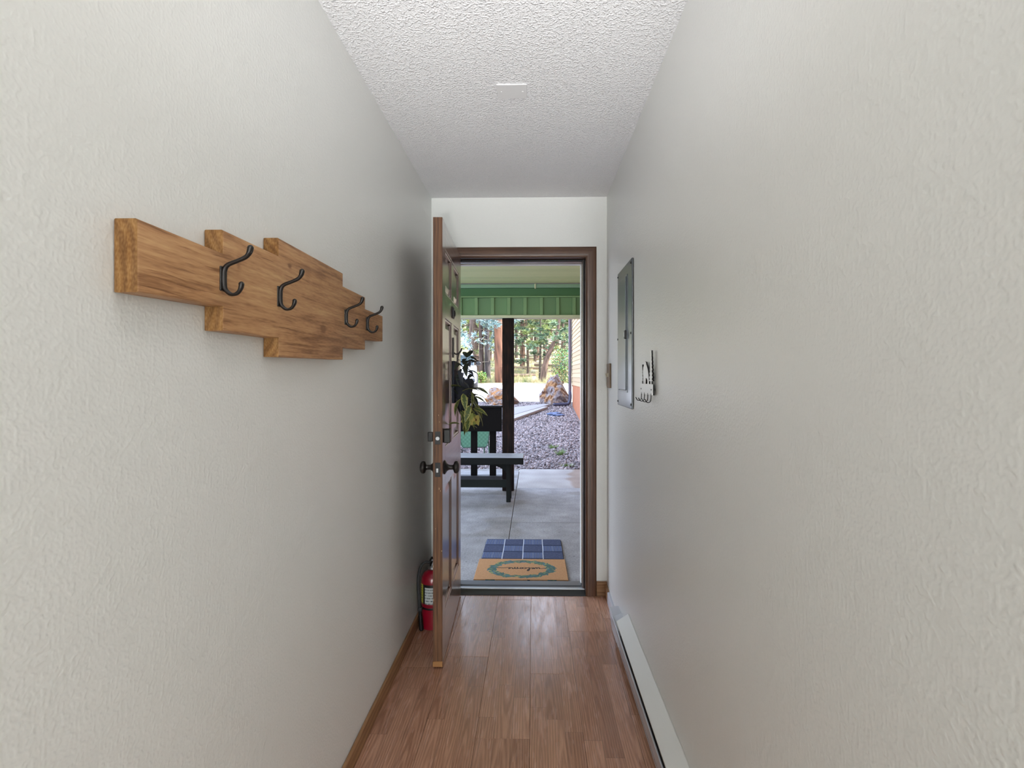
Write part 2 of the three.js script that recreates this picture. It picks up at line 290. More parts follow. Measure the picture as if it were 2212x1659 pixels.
// ---------------------------------------------------------------- front door, open into the hall
{
  const door = group('door_1', -.478, .008, 3.182); structure(door, 'brown six-panel front door standing open against the hall', 'door');
  // local frame: u (hinge to latch) along +z, thickness along +x
  door.rotation.y = 1.9 * DEG;
  const T = .043, WU = .797, HD = 2.022;
  // pieces are written as u0..u1 (from the hinge), y0..y1, through the whole thickness
  const piece = (name, u0, u1, y0, y1, axis) => { const g = new RoundedBoxGeometry(T, y1 - y0, u1 - u0, 2, .0025); g.translate(T / 2, (y0 + y1) / 2, (u0 + u1) / 2); return board(name, g, M.doorFace, axis, door, [.3, 1]); };
  piece('stile', 0, .118, 0, HD, 'y');
  const stile = piece('stile', .70, WU - .0015, 0, HD, 'y');
  const edge = board('edge_band', box(.0006, T - .0006, .001, HD - .001, 0, .003, .001).translate(0, 0, WU + .0005), M.doorEdge, 'y', door); edge.userData.label = 'bare worn wooden latch edge';
  const rails = [[0, .215], [.79, .978], [1.578, 1.694], [1.90, HD]];
  for (const [a, b] of rails) piece('rail', .118, .70, a, b, 'z');
  for (let i = 0; i < 3; i++) {
    const y0 = rails[i][1], y1 = rails[i + 1][0]; piece('mullion', .362, .458, y0, y1, 'y');
    for (const [u0, u1] of [[.118, .362], [.458, .70]]) {
      // raised field panel: two frusta back to back, sunk behind the frame
      const fr = (side) => { const e = .006, m = .045, o = [[u0 - e, y0 - e], [u1 + e, y0 - e], [u1 + e, y1 + e], [u0 - e, y1 + e]], inn = [[u0 + m, y0 + m], [u1 - m, y0 + m], [u1 - m, y1 - m], [u0 + m, y1 - m]];
        const pos = [], X0 = side > 0 ? T - .020 : .020, X1 = side > 0 ? T - .007 : .007, V = (q, x) => [x, q[1], q[0]];
        const tri = (a, b, c) => side > 0 ? pos.push(...a, ...c, ...b) : pos.push(...a, ...b, ...c);
        for (let k = 0; k < 4; k++) { const n = (k + 1) % 4; tri(V(o[k], X0), V(o[n], X0), V(inn[n], X1)); tri(V(o[k], X0), V(inn[n], X1), V(inn[k], X1)); }
        tri(V(inn[0], X1), V(inn[1], X1), V(inn[2], X1)); tri(V(inn[0], X1), V(inn[2], X1), V(inn[3], X1));
        const g = new THREE.BufferGeometry(); g.setAttribute('position', new THREE.Float32BufferAttribute(pos, 3)); g.computeVertexNormals(); return uvBox(g, 'y', .3, 1, u0, y0); };
      const pm = mesh('panel', [fr(1), fr(-1)], M.doorFace, door);
      // moulding run round the recess on the outside face
      for (const [a0, a1, b0, b1] of [[u0, u1, y0, y0 + .012], [u0, u1, y1 - .012, y1], [u0, u0 + .012, y0 + .012, y1 - .012], [u1 - .012, u1, y0 + .012, y1 - .012]]) {
        const g = new RoundedBoxGeometry(.016, b1 - b0, a1 - a0, 2, .005); g.translate(T - .011, (b0 + b1) / 2, (a0 + a1) / 2); mesh('moulding', uvBox(g, 'y', .3, 1), M.doorFace, pm);
      }
    }
  }
  const onFace = (g, u, y, out) => { g.translate(0, 0, 0); g.rotateZ(out > 0 ? -Math.PI / 2 : Math.PI / 2); g.translate(out > 0 ? T : 0, y, u); return g; };
  const UL = WU - .066;
  // lever set: knob both sides, latch plate in the edge
  for (const o of [1, -1]) {
    const k = mesh('knob', onFace(lathe([[0, 0], [.032, 0], [.033, .003], [.027, .008], [.018, .012], [.0115, .022], [.011, .038], [.014, .042], [.026, .046], [.029, .054], [.027, .062], [.018, .068], [0, .070]], 36), UL, .885, o), M.iron, door); k.userData.label = 'oil-rubbed bronze door knob';
  }
  mesh('latch_plate', box(.010, .034, .853, .917, 0, .002, .0008).translate(0, 0, WU + .0022), M.black, door);
  const lb = mesh('latch_bolt', box(.015, .027, .873, .894, 0, .010, .002).translate(0, 0, WU + .012), M.chrome, door); lb.userData.label = 'bright latch bolt';
  const db = new RoundedBoxGeometry(.03, .062, .058, 2, .004); db.translate(T + .015, 1.031, UL); mesh('deadbolt_cylinder', db, M.black, door);
  mesh('deadbolt_thumbturn', [onFace(lathe([[0, 0], [.027, 0], [.027, .006], [.020, .010], [0, .010]], 28), UL, 1.026, -1), box(-.034, -.008, 1.004, 1.048, 0, .011, .004, 2).translate(0, 0, UL + .0055)], M.black, door);
  mesh('deadbolt_plate', box(.010, .034, .999, 1.057, 0, .002, .0008).translate(0, 0, WU + .0022), M.black, door);
  const bolt = cyl(.0085, .0085, .006, 20); bolt.rotateX(Math.PI / 2); bolt.translate(.022, 1.026, WU + .0042); mesh('deadbolt_bolt', bolt, M.chrome, door);
  const chip = board('worn_corner', new RoundedBoxGeometry(.044, .024, .008, 2, .003).translate(T / 2, .012, WU + .001), std([170, 122, 74], { roughness: .8 }), 'y', door); chip.userData.label = 'bare chipped corner';
  for (const [cx, cy, w, h] of [[.028, .80, .003, .009], [.034, .79, .002, .006], [.012, .62, .002, .004], [.040, .52, .003, .005], [.002, .45, .002, .01], [.026, 1.13, .002, .006], [.03, 1.10, .003, .003], [.004, .30, .002, .012]])
    mesh('chip', box(cx - w / 2, cx + w / 2, cy - h / 2, cy + h / 2, -.0006, .0004).translate(0, 0, WU + .0005), M.bareWood ??= std([190, 160, 126], { roughness: .9 }), door);
  // hinges
  for (const y of [.2, 1.0, 1.8]) { const h = cyl(.006, .006, .09, 14); h.translate(-.004, y, -.004); mesh('hinge', h, M.bronze, door); }
  // small knocker with viewer
  const kn = mesh('knocker', new RoundedBoxGeometry(.006, .058, .07, 2, .002).translate(T + .003, 1.637, .41), M.black, door); kn.userData.label = 'small square black door knocker';
  mesh('knocker_face', new RoundedBoxGeometry(.004, .044, .05, 2, .0015).translate(T + .0078, 1.637, .408), M.bronze, kn);
  const ring = new THREE.TorusGeometry(.013, .0028, 8, 24); ring.rotateY(Math.PI / 2); ring.translate(T + .0115, 1.633, .408); mesh('knocker_ring', ring, M.iron, kn);
}
function doorPoint(u, y, out) { const a = 1.9 * DEG, x = .043 + out; return [-.478 + x * Math.cos(a) + u * Math.sin(a), .008 + y, -3.182 - x * Math.sin(a) + u * Math.cos(a)]; }

// ---------------------------------------------------------------- on the left wall: coat rack
{
  const rack = group('coat_rack', XL, 1.495, 1.4); tag(rack, 'stepped honey-brown wooden coat rack with four black hooks on the wall', 'coat rack');
  const T = .036, st = [[.764, .051], [.978, .094], [1.195, .135], [1.603, .135], [1.816, .094], [2.029, .051]];
  // outline in (length, height); length runs towards the viewer as -d
  const up = [[.764, .050], [.978, .048], [.978, .092], [1.195, .092], [1.195, .133], [1.603, .131], [1.603, .092], [1.816, .090], [1.816, .050], [2.029, .049]];
  const dn = [[2.029, -.048], [1.816, -.055], [1.816, -.09], [1.603, -.093], [1.603, -.131], [1.195, -.137], [1.195, -.094], [.978, -.096], [.978, -.051], [.764, -.058]];
  const s = new THREE.Shape(); [...up, ...dn].forEach(([d, y], i) => i ? s.lineTo(1.4 - d, y) : s.moveTo(1.4 - d, y)); s.closePath();
  const g = new THREE.ExtrudeGeometry(s, { depth: T - .006, bevelEnabled: true, bevelThickness: .003, bevelSize: .003, bevelOffset: -.003, bevelSegments: 2 });
  g.translate(0, 0, .004); g.rotateY(Math.PI / 2);           // shape x -> -z, so mirror the length
  g.scale(1, 1, -1); flip(g.index ? g.toNonIndexed() : g);
  const gg = toCreasedNormals(g, .5);
  const P = gg.attributes.position, N = gg.attributes.normal, part = new Map();    // face, and each sawn end by itself
  for (let i = 0; i < P.count; i += 3) {
    const z = P.getZ(i), y = P.getY(i) + P.getY(i + 1) + P.getY(i + 2), outer = Math.abs(Math.abs(z + .0035) - .6325) < .01;
    const key = Math.abs(N.getZ(i) + N.getZ(i + 1) + N.getZ(i + 2)) > 2.7 ? 'e' + z.toFixed(1) + (outer ? '' : Math.sign(y)) : 'face';
    if (!part.has(key)) part.set(key, [[], []]); const q = part.get(key);
    for (let k = i; k < i + 3; k++) { q[0].push(P.getX(k), P.getY(k), P.getZ(k)); q[1].push(N.getX(k), N.getY(k), N.getZ(k)); }
  }
  const asGeo = ([p, n], tu, tv) => { const q = new THREE.BufferGeometry(); q.setAttribute('position', new THREE.Float32BufferAttribute(p, 3)); q.setAttribute('normal', new THREE.Float32BufferAttribute(n, 3)); return uvBox(q, 'z', tu, tv, .5, .5); };
  const bd = mesh('board', asGeo(part.get('face'), .5, 1.3), M.rack, rack);
  const endTex = tex(128, 256, (u, v) => { const r = Math.hypot((u + .5) * .25, (v - .4) * .5), k = .5 + .5 * Math.sin(r * 190 + pn(u * 6, v * 6, 6, 6, 23) * 2.5), n = pn(u * 50, v * 50, 50, 50, 24) * 30; const m = pn(u * 5, v * 7, 5, 7, 25) * 26; return [lerp(124, 150, k) + n + m, lerp(86, 108, k) + n + m, lerp(44, 60, k) + n + m]; });
  M.endGrain = std([255, 255, 255], { map: endTex, roughness: .8 });
  for (const [k, v] of part) if (k !== 'face') mesh('end_grain', asGeo(v, .12, .27), M.endGrain, bd);
  for (const d of [.975, 1.195, 1.622, 1.832]) {
    const z = 1.4 - d, X = T + .0005, h = mesh('hook', [
      sweep([[X + .004, .004, z], [X + .005, .016, z], [X + .012, .026, z], [X + .032, .034, z], [X + .046, .041, z], [X + .052, .050, z], [X + .054, .057, z]], [.0052, .0050, .0042, .0038, .0042, .0054, .0058], { seg: 30, ring: 12 }),
      sweep([[X + .004, .012, z], [X + .004, -.008, z], [X + .007, -.020, z], [X + .018, -.029, z], [X + .030, -.026, z], [X + .036, -.016, z], [X + .037, -.010, z]], [.0052, .0052, .0046, .0038, .0040, .0046, .0050], { seg: 30, ring: 12 }),
    ], M.iron, rack);
    mesh('backplate', new RoundedBoxGeometry(.004, .046, .016, 3, .0019).translate(X + .0015, .000, z), M.iron, h);
    for (const y of [.016, -.016]) { const sc = new THREE.SphereGeometry(.0036, 12, 8); sc.scale(.6, 1, 1); sc.translate(X + .004, y, z - .004); mesh('screw', sc, M.chrome, h); }
  }
}

// ---------------------------------------------------------------- on the right wall
{ // electrical panel cover
  const p = group('electrical_panel', XR, 1.5, 2.54); tag(p, 'tall glossy grey metal electrical panel cover set on the right wall', 'electrical panel');
  const m = phys([92, 96, 102], { roughness: .3, metalness: .75, clearcoat: .5, clearcoatRoughness: .15 });
  const Z = (d) => 2.54 - d, bx = (x0, x1, y0, y1, d0, d1, r) => box(x0, x1, y0 - 1.5, y1 - 1.5, d0 - 2.54, d1 - 2.54, r, 2);
  mesh('cover', bx(-.009, -.0005, 1.168, 1.835, 2.347, 2.737, .004), m, p);
  mesh('door_rim', [bx(-.0125, -.0085, 1.775, 1.782, 2.448, 2.68, .0015), bx(-.0125, -.0085, 1.239, 1.246, 2.448, 2.68, .0015), bx(-.0125, -.0085, 1.239, 1.782, 2.446, 2.452, .0015), bx(-.0125, -.0085, 1.239, 1.782, 2.676, 2.682, .0015)], m, p);
  const d = mesh('panel_door', bx(-.0165, -.0088, 1.249, 1.773, 2.466, 2.672, .003), m, p);
  mesh('latch', [bx(-.022, -.009, 1.486, 1.525, 2.452, 2.478, .003)], M.black, d);
  mesh('latch_slider', bx(-.024, -.0215, 1.495, 1.516, 2.458, 2.472, .001), M.chrome, d);
  for (const [y, dd] of [[1.815, 2.362], [1.815, 2.722], [1.188, 2.362], [1.188, 2.722], [1.505, 2.365], [1.50, 2.724]]) { const c = cyl(.0055, .0045, .003, 12); c.rotateZ(Math.PI / 2); c.translate(-.0105, y - 1.5, Z(dd)); mesh('screw', c, M.black, p); }
}
{ // key holder: cut white metal with a bear between two pines
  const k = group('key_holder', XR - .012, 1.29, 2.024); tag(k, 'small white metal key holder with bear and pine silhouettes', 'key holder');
  const m = std([240, 240, 238], { roughness: .4, metalness: .1 }), hs = [];
  const cut = (pts) => { const s = new THREE.Shape(); pts.forEach(([x, y], i) => i ? s.lineTo(x, y) : s.moveTo(x, y)); s.closePath(); const g = new THREE.ExtrudeGeometry(s, { depth: .0022, bevelEnabled: false }); return g; };
  // outlines seen from the hall: x grows to the viewer's right, i.e. towards the camera (+z)
  const pine = (cx, y0, y1, w, n) => { const L = [], R = []; for (let i = 0; i <= n; i++) { const t = i / n, y = lerp(y0 + .012, y1, t), ww = w * (1 - t * .93); R.push([cx + ww, y]); if (i < n) R.push([cx + ww * .5, y + (y1 - y0) / n * .45]); L.unshift([cx - ww, y]); if (i < n) L.unshift([cx - ww * .5, y + (y1 - y0) / n * .45]); } return [[cx - .004, y0], [cx + .004, y0], [cx + .004, y0 + .012], ...R, ...L, [cx - .004, y0 + .012]]; };
  const pieces = [cut([[-.105, -.045], [.105, -.045], [.105, -.005], [-.105, -.005]]), cut(pine(-.082, -.006, .07, .02, 5)), cut(pine(.078, -.006, .118, .026, 8)),
    cut([[-.05, -.006], [-.052, .02], [-.058, .04], [-.052, .058], [-.04, .066], [-.038, .076], [-.026, .080], [-.02, .076], [-.012, .078], [-.008, .070], [.004, .062], [.02, .05], [.034, .032], [.040, .012], [.042, -.006], [.026, -.006], [.022, .010], [.006, .018], [-.01, .016], [-.016, -.006], [-.028, -.006], [-.030, .012], [-.036, -.006]])];
  const toWall = (g) => { g.rotateY(-Math.PI / 2); return g; };   // x -> z, thickness -> -x
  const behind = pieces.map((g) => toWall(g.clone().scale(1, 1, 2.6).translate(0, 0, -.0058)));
  const plate = mesh('plate', pieces.map(toWall), m, k); mesh('shadow_backing', behind, M.black, k);  // black copy behind the plate draws its shadow outline
  for (const x of [-.085, -.03, .03, .085]) mesh('hook', sweep([[-.002, -.04, x], [-.003, -.062, x], [-.008, -.071, x], [-.018, -.070, x], [-.024, -.060, x]], [.0016, .0016, .0016, .0016, .0018], { seg: 16, ring: 8 }), M.black, k);
  for (const x of [-.09, .09]) { const c = cyl(.003, .003, .0155, 10); c.rotateZ(Math.PI / 2); c.translate(.004, -.025, x); mesh('screw', c, M.black, k); }
}
{ // switch
  const s = group('light_switch', XR, 1.316, 3.08); tag(s, 'brown wooden switch plate on the right wall near the doorway', 'light switch');
  board('plate', new RoundedBoxGeometry(.009, .14, .118, 2, .003).translate(-.005, 0, 0), std([120, 96, 70], { roughness: .5 }), 'y', s);
  for (const z of [-.023, .023]) { const t = mesh('toggle', new RoundedBoxGeometry(.016, .022, .009, 2, .002).rotateZ(.35).translate(-.012, .004, z), std([196, 184, 160], { roughness: .4 }), s); }
}
{ // baseboard heater
  const h = group('baseboard_heater', XR, 0, 2.47); tag(h, 'long off-white baseboard heater with sloping top on the right wall', 'heater');
  const prof = (pts, d0, d1) => { const s = new THREE.Shape(); pts.forEach(([x, y], i) => i ? s.lineTo(x, y) : s.moveTo(x, y)); s.closePath(); const g = new THREE.ExtrudeGeometry(s, { depth: d1 - d0, bevelEnabled: true, bevelThickness: .001, bevelSize: .001, bevelOffset: -.001, bevelSegments: 1 }); g.translate(0, 0, 2.47 - d1); return g; };
  const D0 = .54, D1 = 2.47;
  mesh('top_cover', prof([[-.0008, .005], [-.0008, .216], [-.004, .216], [-.056, .182], [-.056, .176], [-.0045, .209], [-.0045, .005]], D0, D1), M.heaterTop, h);
  mesh('front_cover', prof([[-.0555, .142], [-.052, .144], [-.036, .036], [-.0395, .034]], D0, 2.62), M.heater, h);
  mesh('cover_lip', box(-.0575, -.0515, .1415, .1465, D0 - 2.47, 2.62 - 2.47, .002), M.heater, h);
  const fins = []; for (let d = D0 + .01; d < 2.45; d += .009) fins.push(box(-.044, -.008, .055, .125, d - 2.47, d + .0006 - 2.47));
  mesh('fins', fins, M.alu, h).userData.kind = 'stuff';
  mesh('pipe', cyl(.011, .011, 2.46 - D0, 14).rotateX(Math.PI / 2).translate(-.026, .09, 2.47 - (2.46 + D0) / 2), std([176, 112, 80], { roughness: .4, metalness: .8 }), h);
  mesh('end_cap', prof([[-.0008, .004], [-.0008, .125], [-.045, .118], [-.047, .10], [-.034, .006]], 2.625, 2.77), M.heater, h);
  mesh('end_cover', prof([[-.0055, .05], [-.0055, .15], [-.049, .136], [-.049, .06]], 2.474, 2.624), M.heater, h);
  mesh('floor_strip', prof([[-.0008, .002], [-.0008, .066], [-.011, .066], [-.013, .06], [-.013, .002]], 2.775, 3.088), M.heater, h);
  const foot = []; for (const d of [.7, 1.3, 1.9, 2.5]) foot.push(box(-.026, -.006, .0005, .05, d - 2.47, d + .02 - 2.47)); foot.forEach((g) => mesh('bracket', g, M.heater, h));
}
{ // plate on the ceiling
  const p = group('ceiling_cover_plate', -.08, CEIL, 2.0); tag(p, 'small white rectangular cover plate on the popcorn ceiling', 'cover plate');
  mesh('plate', new RoundedBoxGeometry(.112, .005, .096, 2, .002).translate(0, -.0027, 0), std([230, 229, 229], { roughness: .8 }), p);
  for (const x of [-.04, .04]) { const c = cyl(.003, .003, .0015, 10); c.translate(x, -.0058, 0); mesh('screw', c, M.paintSmooth, p); }
}
// ---------------------------------------------------------------- fire extinguisher behind the door
{
  const e = group('fire_extinguisher', -.5305, .0005, 2.79); tag(e, 'red fire extinguisher with black hose behind the open door', 'fire extinguisher');
  const red = phys([148, 6, 36], { roughness: .28, clearcoat: .6, clearcoatRoughness: .1 }), R = .058;
  mesh('cylinder', lathe([[0, 0], [R - .006, 0], [R, .006], [R, .245], [R - .004, .268], [R - .016, .285], [.026, .295], [.016, .298], [.016, .306], [0, .306]], 40), red, e);
  const band = (a0, a1, y0, y1, mat, name) => { const g = new THREE.CylinderGeometry(R + .0006, R + .0006, y1 - y0, 16, 1, true, a0, a1 - a0); g.translate(0, (y0 + y1) / 2, 0); return mesh(name, g, mat, e); };
  const labelTex = tex(128, 128, (u, v) => { const l = (Math.floor(v * 16) % 2 === 0) && pn(u * 30, Math.floor(v * 16) * 3.7, 4096, 4096, 71) > -.12 && u > .08 && u < .92; return l ? [92, 96, 40] : [196, 190, 74]; });
  const labelTexB = tex(128, 128, (u, v) => { if (v > .86) return [20, 20, 22]; const l = (Math.floor(v * 14) % 2 === 0) && pn(u * 26, Math.floor(v * 14) * 5.1, 4096, 4096, 73) > -.05; return l ? [110, 116, 118] : [206, 212, 212]; });
  const PI = Math.PI;
  band(-PI * .62, -PI * .24, .135, .235, std([255, 255, 255], { map: labelTex, roughness: .4 }), 'instruction_label').userData.label = 'yellow-green instruction label';
  band(-PI * .24, -PI * .17, .135, .235, std([24, 24, 24], { roughness: .4 }), 'label_stripe');
  band(-PI * .17, PI * .2, .135, .235, std([255, 255, 255], { map: labelTexB, roughness: .4 }), 'white_label');
  const strapG = lathe([[R + .0008, .107], [R + .0025, .107], [R + .0025, .117], [R + .0008, .117]], 40); mesh('strap', strapG, M.black, e);
  mesh('collar', lathe([[.012, .300], [.024, .300], [.025, .310], [.016, .316], [.014, .330], [0, .330]], 24), M.chrome, e);
  const v = mesh('valve', [new RoundedBoxGeometry(.026, .036, .030, 2, .005).translate(0, .338, 0)], M.alu, e);
  mesh('handle', [sweep([[0, .350, -.01], [0, .362, .012], [0, .366, .035], [0, .363, .06]], [.006, .007, .006, .005], { seg: 12, ring: 8 })], M.black, e);
  mesh('carry_grip', [sweep([[0, .344, .012], [0, .344, .036], [0, .338, .056]], [.006, .006, .005], { seg: 10, ring: 8 })], M.black, e);
  const hose = mesh('hose', [sweep([[-.012, .338, .012], [-.030, .343, .022], [-.050, .330, .036], [-.062, .290, .046], [-.064, .230, .050], [-.058, .160, .054], [-.054, .110, .056]], [.007, .0075, .0075, .0075, .0075, .0075, .0075], { seg: 40, ring: 12 })], M.rubber, e);
  mesh('nozzle', [sweep([[-.054, .112, .056], [-.051, .07, .0565], [-.046, .012, .058]], [.008, .0105, .012], { seg: 14, ring: 14 })], M.black, hose);
  mesh('clip', [new RoundedBoxGeometry(.022, .018, .024, 2, .004).translate(-.053, .112, .054)], M.bronze, hose);
}

// ---------------------------------------------------------------- hanging basket on the door
{
  const [hx, hy, hz] = doorPoint(.40, 1.455, .0035);
  const hook = group('wreath_hook', hx, hy, -hz); tag(hook, 'black iron hook plate on the open door above the foliage', 'hook');
  mesh('plate', new RoundedBoxGeometry(.006, .105, .02, 2, .002), M.iron, hook);
  mesh('arm', sweep([[.002, -.028, 0], [.016, -.034, -.002], [.034, -.024, -.004], [.042, -.006, -.006]], [.0045, .004, .004, .005], { seg: 16, ring: 10 }), M.iron, hook);
  const [bx, by, bz] = doorPoint(.40, 1.20, .0);
  const w = group('hanging_flower_basket', bx, by, -bz); tag(w, 'dark hanging basket of variegated leaves and yellow flower on the door', 'flower basket');
  const bas = mesh('basket', lathe([[0, -.10], [.022, -.095], [.045, -.05], [.058, .02], [.064, .085], [.058, .085], [.05, .02], [.036, -.045], [0, -.085]], 24).scale(.8, 1, 1).translate(.056, 0, 0), std([34, 36, 46], { roughness: .8 }), w);
  mesh('back_board', new RoundedBoxGeometry(.012, .22, .09, 2, .004).translate(.0085, .075, 0), std([40, 44, 58], { roughness: .8 }), w);
  mesh('hanger', sweep([[.02, .17, 0], [.030, .215, -.002], [.036, .235, -.004]], [.003, .003, .003], { seg: 8, ring: 6 }), M.iron, w);
  const leafGeo = (L, W, bend, n = 6) => { const pos = [], uv = [], idx = []; for (let i = 0; i <= n; i++) { const t = i / n, wd = W * Math.sin(Math.PI * Math.pow(t, .75)) * .5 + .0006, a = bend * t, x = L * t * (1 - .18 * Math.abs(bend) * t), y = -Math.sin(a) * L * t * .6; for (const q of [-1, 0, 1]) { pos.push(x, y + (q ? 0 : -W * .08), q * wd); uv.push(q * .5 + .5, t); } } for (let i = 0; i < n; i++) for (let q = 0; q < 2; q++) { const a = i * 3 + q; idx.push(a, a + 1, a + 3, a + 3, a + 1, a + 4); } const g = new THREE.BufferGeometry(); g.setAttribute('position', new THREE.Float32BufferAttribute(pos, 3)); g.setAttribute('uv', new THREE.Float32BufferAttribute(uv, 2)); g.setIndex(idx); g.computeVertexNormals(); return g; };
  const varieg = tex(64, 128, (u, v) => { const e = Math.abs(u - .5) * 2, k = e + pn(u * 9, v * 14, 9, 14, 77) * .7; return k > .62 ? [164, 160, 92] : k > .5 ? [124, 132, 66] : [74, 90, 48]; });
  const leafM = [std([255, 255, 255], { map: varieg, side: THREE.DoubleSide, roughness: .55 }), std([52, 60, 46], { side: THREE.DoubleSide, roughness: .6 }), std([58, 62, 70], { side: THREE.DoubleSide, roughness: .5 }), std([206, 204, 196], { side: THREE.DoubleSide, roughness: .7 })];
  const geos = [leafGeo(.10, .034, 1.0), leafGeo(.075, .026, .7), leafGeo(.055, .02, .5), leafGeo(.09, .005, .8)];
  const put = (g, m, x, y, z, yaw, pitch, roll, name = 'leaf') => { const l = mesh(name, g, m, w); l.position.set(x, y, z); l.rotation.set(roll, yaw, pitch, 'YZX'); return l; };
  // dark upper foliage, silvery sprigs, then the variegated leaves lower down
  for (let i = 0; i < 70; i++) put(geos[1 + i % 2], leafM[i % 3 === 0 ? 2 : 1], .045 + rr(-.02, .05), .06 + rr(-.10, .15), rr(-.09, .09), rr(-2.2, 2.2), rr(-.9, 1.0), rr(-.6, .6));
  for (let i = 0; i < 16; i++) put(geos[3], leafM[3], .07 + rr(-.01, .04), rr(-.02, .06), rr(-.07, .05), rr(-.9, 1.2), rr(-.7, .5), 0, 'sprig');
  for (let i = 0; i < 26; i++) put(geos[i % 2], leafM[0], .06 + rr(-.02, .05), -.06 + rr(-.09, .13), rr(-.08, .10), rr(-2.4, 1.6), rr(-1.1, .6), rr(-.5, .5));
  // the leaves one can tell apart in front
  put(geos[0], leafM[0], .05, .055, .07, 2.6, .30, .3); put(geos[0], leafM[0], .06, .03, .08, .4, .55, -.2);
  put(geos[0], leafM[0], .115, -.07, .02, .1, -.55, .2); put(geos[0], leafM[0], .05, -.01, .09, -2.3, -.6, .2);
  // yellow-green blooms low in the basket: each a ring of broad petals
  const petal = [leafGeo(.042, .034, .9), leafGeo(.036, .03, .6)], pm = [std([176, 160, 84], { side: THREE.DoubleSide, roughness: .7 }), std([142, 150, 76], { side: THREE.DoubleSide, roughness: .7 })];
  for (const [x, y, z, k, n, ry] of [[.085, -.115, .045, 0, 7, .3], [.118, -.125, -.02, 1, 6, .9], [.075, -.085, -.05, 1, 6, .2]]) {
    const f = new THREE.Group(); f.name = 'flower'; w.add(f); f.position.set(x, y, z); f.rotation.set(1.25, 0, -ry);
    for (let i = 0; i < n; i++) { const p = mesh('petal', petal[k], pm[(k + i % 2) % 2], f); p.rotation.set(0, i * 6.283 / n, .35 + (i % 2) * .2, 'YZX'); }
    mesh('flower_centre', new THREE.SphereGeometry(.007, 10, 8), std([92, 66, 34]), f);
  }
}

const LAMP = 14;
// ---------------------------------------------------------------- lights indoors (behind the viewer, out of frame, mostly added fill)
function panelLight(name, label, x, d, w, l, power) {
  const g = group(name, x, CEIL, d); tag(g, label, 'ceiling light', {});
  mesh('frame', new RoundedBoxGeometry(w + .06, .03, l + .06, 2, .006).translate(0, -.0155, 0), M.whiteFrame, g);
  mesh('diffuser', new THREE.BoxGeometry(w, .004, l).translate(0, -.033, 0), new THREE.MeshStandardMaterial({ color: 0xffffff, emissive: new THREE.Color(1, .985, .96), emissiveIntensity: 1.5, roughness: .5 }), g);
  const r = new THREE.RectAreaLight(new THREE.Color(1, .985, .96), power, w, l); r.position.set(0, -.04, 0); r.rotation.x = -Math.PI / 2; r.castShadow = true; g.add(r); return g;
}
panelLight('hall_ceiling_light', 'square flush ceiling light at the hall mouth above the viewer', -.09, .55, .34, .34, 3.5);
panelLight('added_ceiling_light', 'added fill panel on the unseen living room ceiling behind the viewer', 1.0, -2.6, 1.2, 1.2, 3.4);  // added fill light, no such fixture is seen
{ // added fill: unseen glowing pane framed as a patio door, no opening behind
  const w = group('window_1', .08, 1.06, BACK + .002); structure(w, 'added glowing fill pane framed as a patio door behind the viewer', 'window');
  const W = 2.0, H = 2.0, L = 11, col = new THREE.Color(.93, .98, 1);
  for (const [x0, x1, y0, y1] of [[-W / 2 - .05, W / 2 + .05, H / 2, H / 2 + .05], [-W / 2 - .05, W / 2 + .05, -H / 2 - .05, -H / 2], [-W / 2 - .05, -W / 2, -H / 2, H / 2], [W / 2, W / 2 + .05, -H / 2, H / 2]]) mesh('window_frame', box(x0, x1, y0, y1, 0, .05, .006), M.whiteFrame, w);
  mesh('pane', box(-W / 2, W / 2, -H / 2, H / 2, .004, .012), new THREE.MeshStandardMaterial({ color: 0xffffff, emissive: col, emissiveIntensity: 3, roughness: .2 }), w);
  const r = new THREE.RectAreaLight(col, L, W, H); r.position.set(0, 0, -.02); r.castShadow = true; w.add(r);
}

{ // added fill behind the viewer: stands in for a flash bounced off the ceiling
  const l = group('bounce_fill_lamp', -.09, .0005, -.45); tag(l, 'added fill lamp behind the viewer standing in for a flash bounced off the hall ceiling', 'lamp');
  mesh('base', lathe([[0, 0], [.14, 0], [.145, .012], [.12, .022], [.02, .03], [0, .03]], 32), M.iron, l);
  mesh('pole', cyl(.011, .011, .98, 14).translate(0, .50, 0), M.iron, l);
  const e = 33 * DEG, head = mesh('head', lathe([[.03, -.13], [.05, -.12], [.10, .02], [.105, .03], [.10, .03], [.046, -.11], [0, -.115]], 32).rotateX(-(Math.PI / 2 - e)).translate(0, 1.06, 0), M.whiteFrame, l);
  const dir = new THREE.Vector3(0, Math.sin(e), -Math.cos(e)), at = new THREE.Vector3(0, 1.06, 0);
  mesh('bulb', new THREE.SphereGeometry(.03, 20, 14).translate(at.x - dir.x * .06, at.y - dir.y * .06, at.z - dir.z * .06), new THREE.MeshStandardMaterial({ color: 0xffffff, emissive: new THREE.Color(1, 1, 1), emissiveIntensity: 4 }), head);
  const sp = new THREE.SpotLight(new THREE.Color(.97, .985, 1), LAMP, 0, 21 * DEG, 1, 2); sp.position.copy(at).addScaledVector(dir, .045); sp.target.position.copy(at).addScaledVector(dir, 2); sp.castShadow = true; sp.shadow.radius = 4; l.add(sp, sp.target);
}

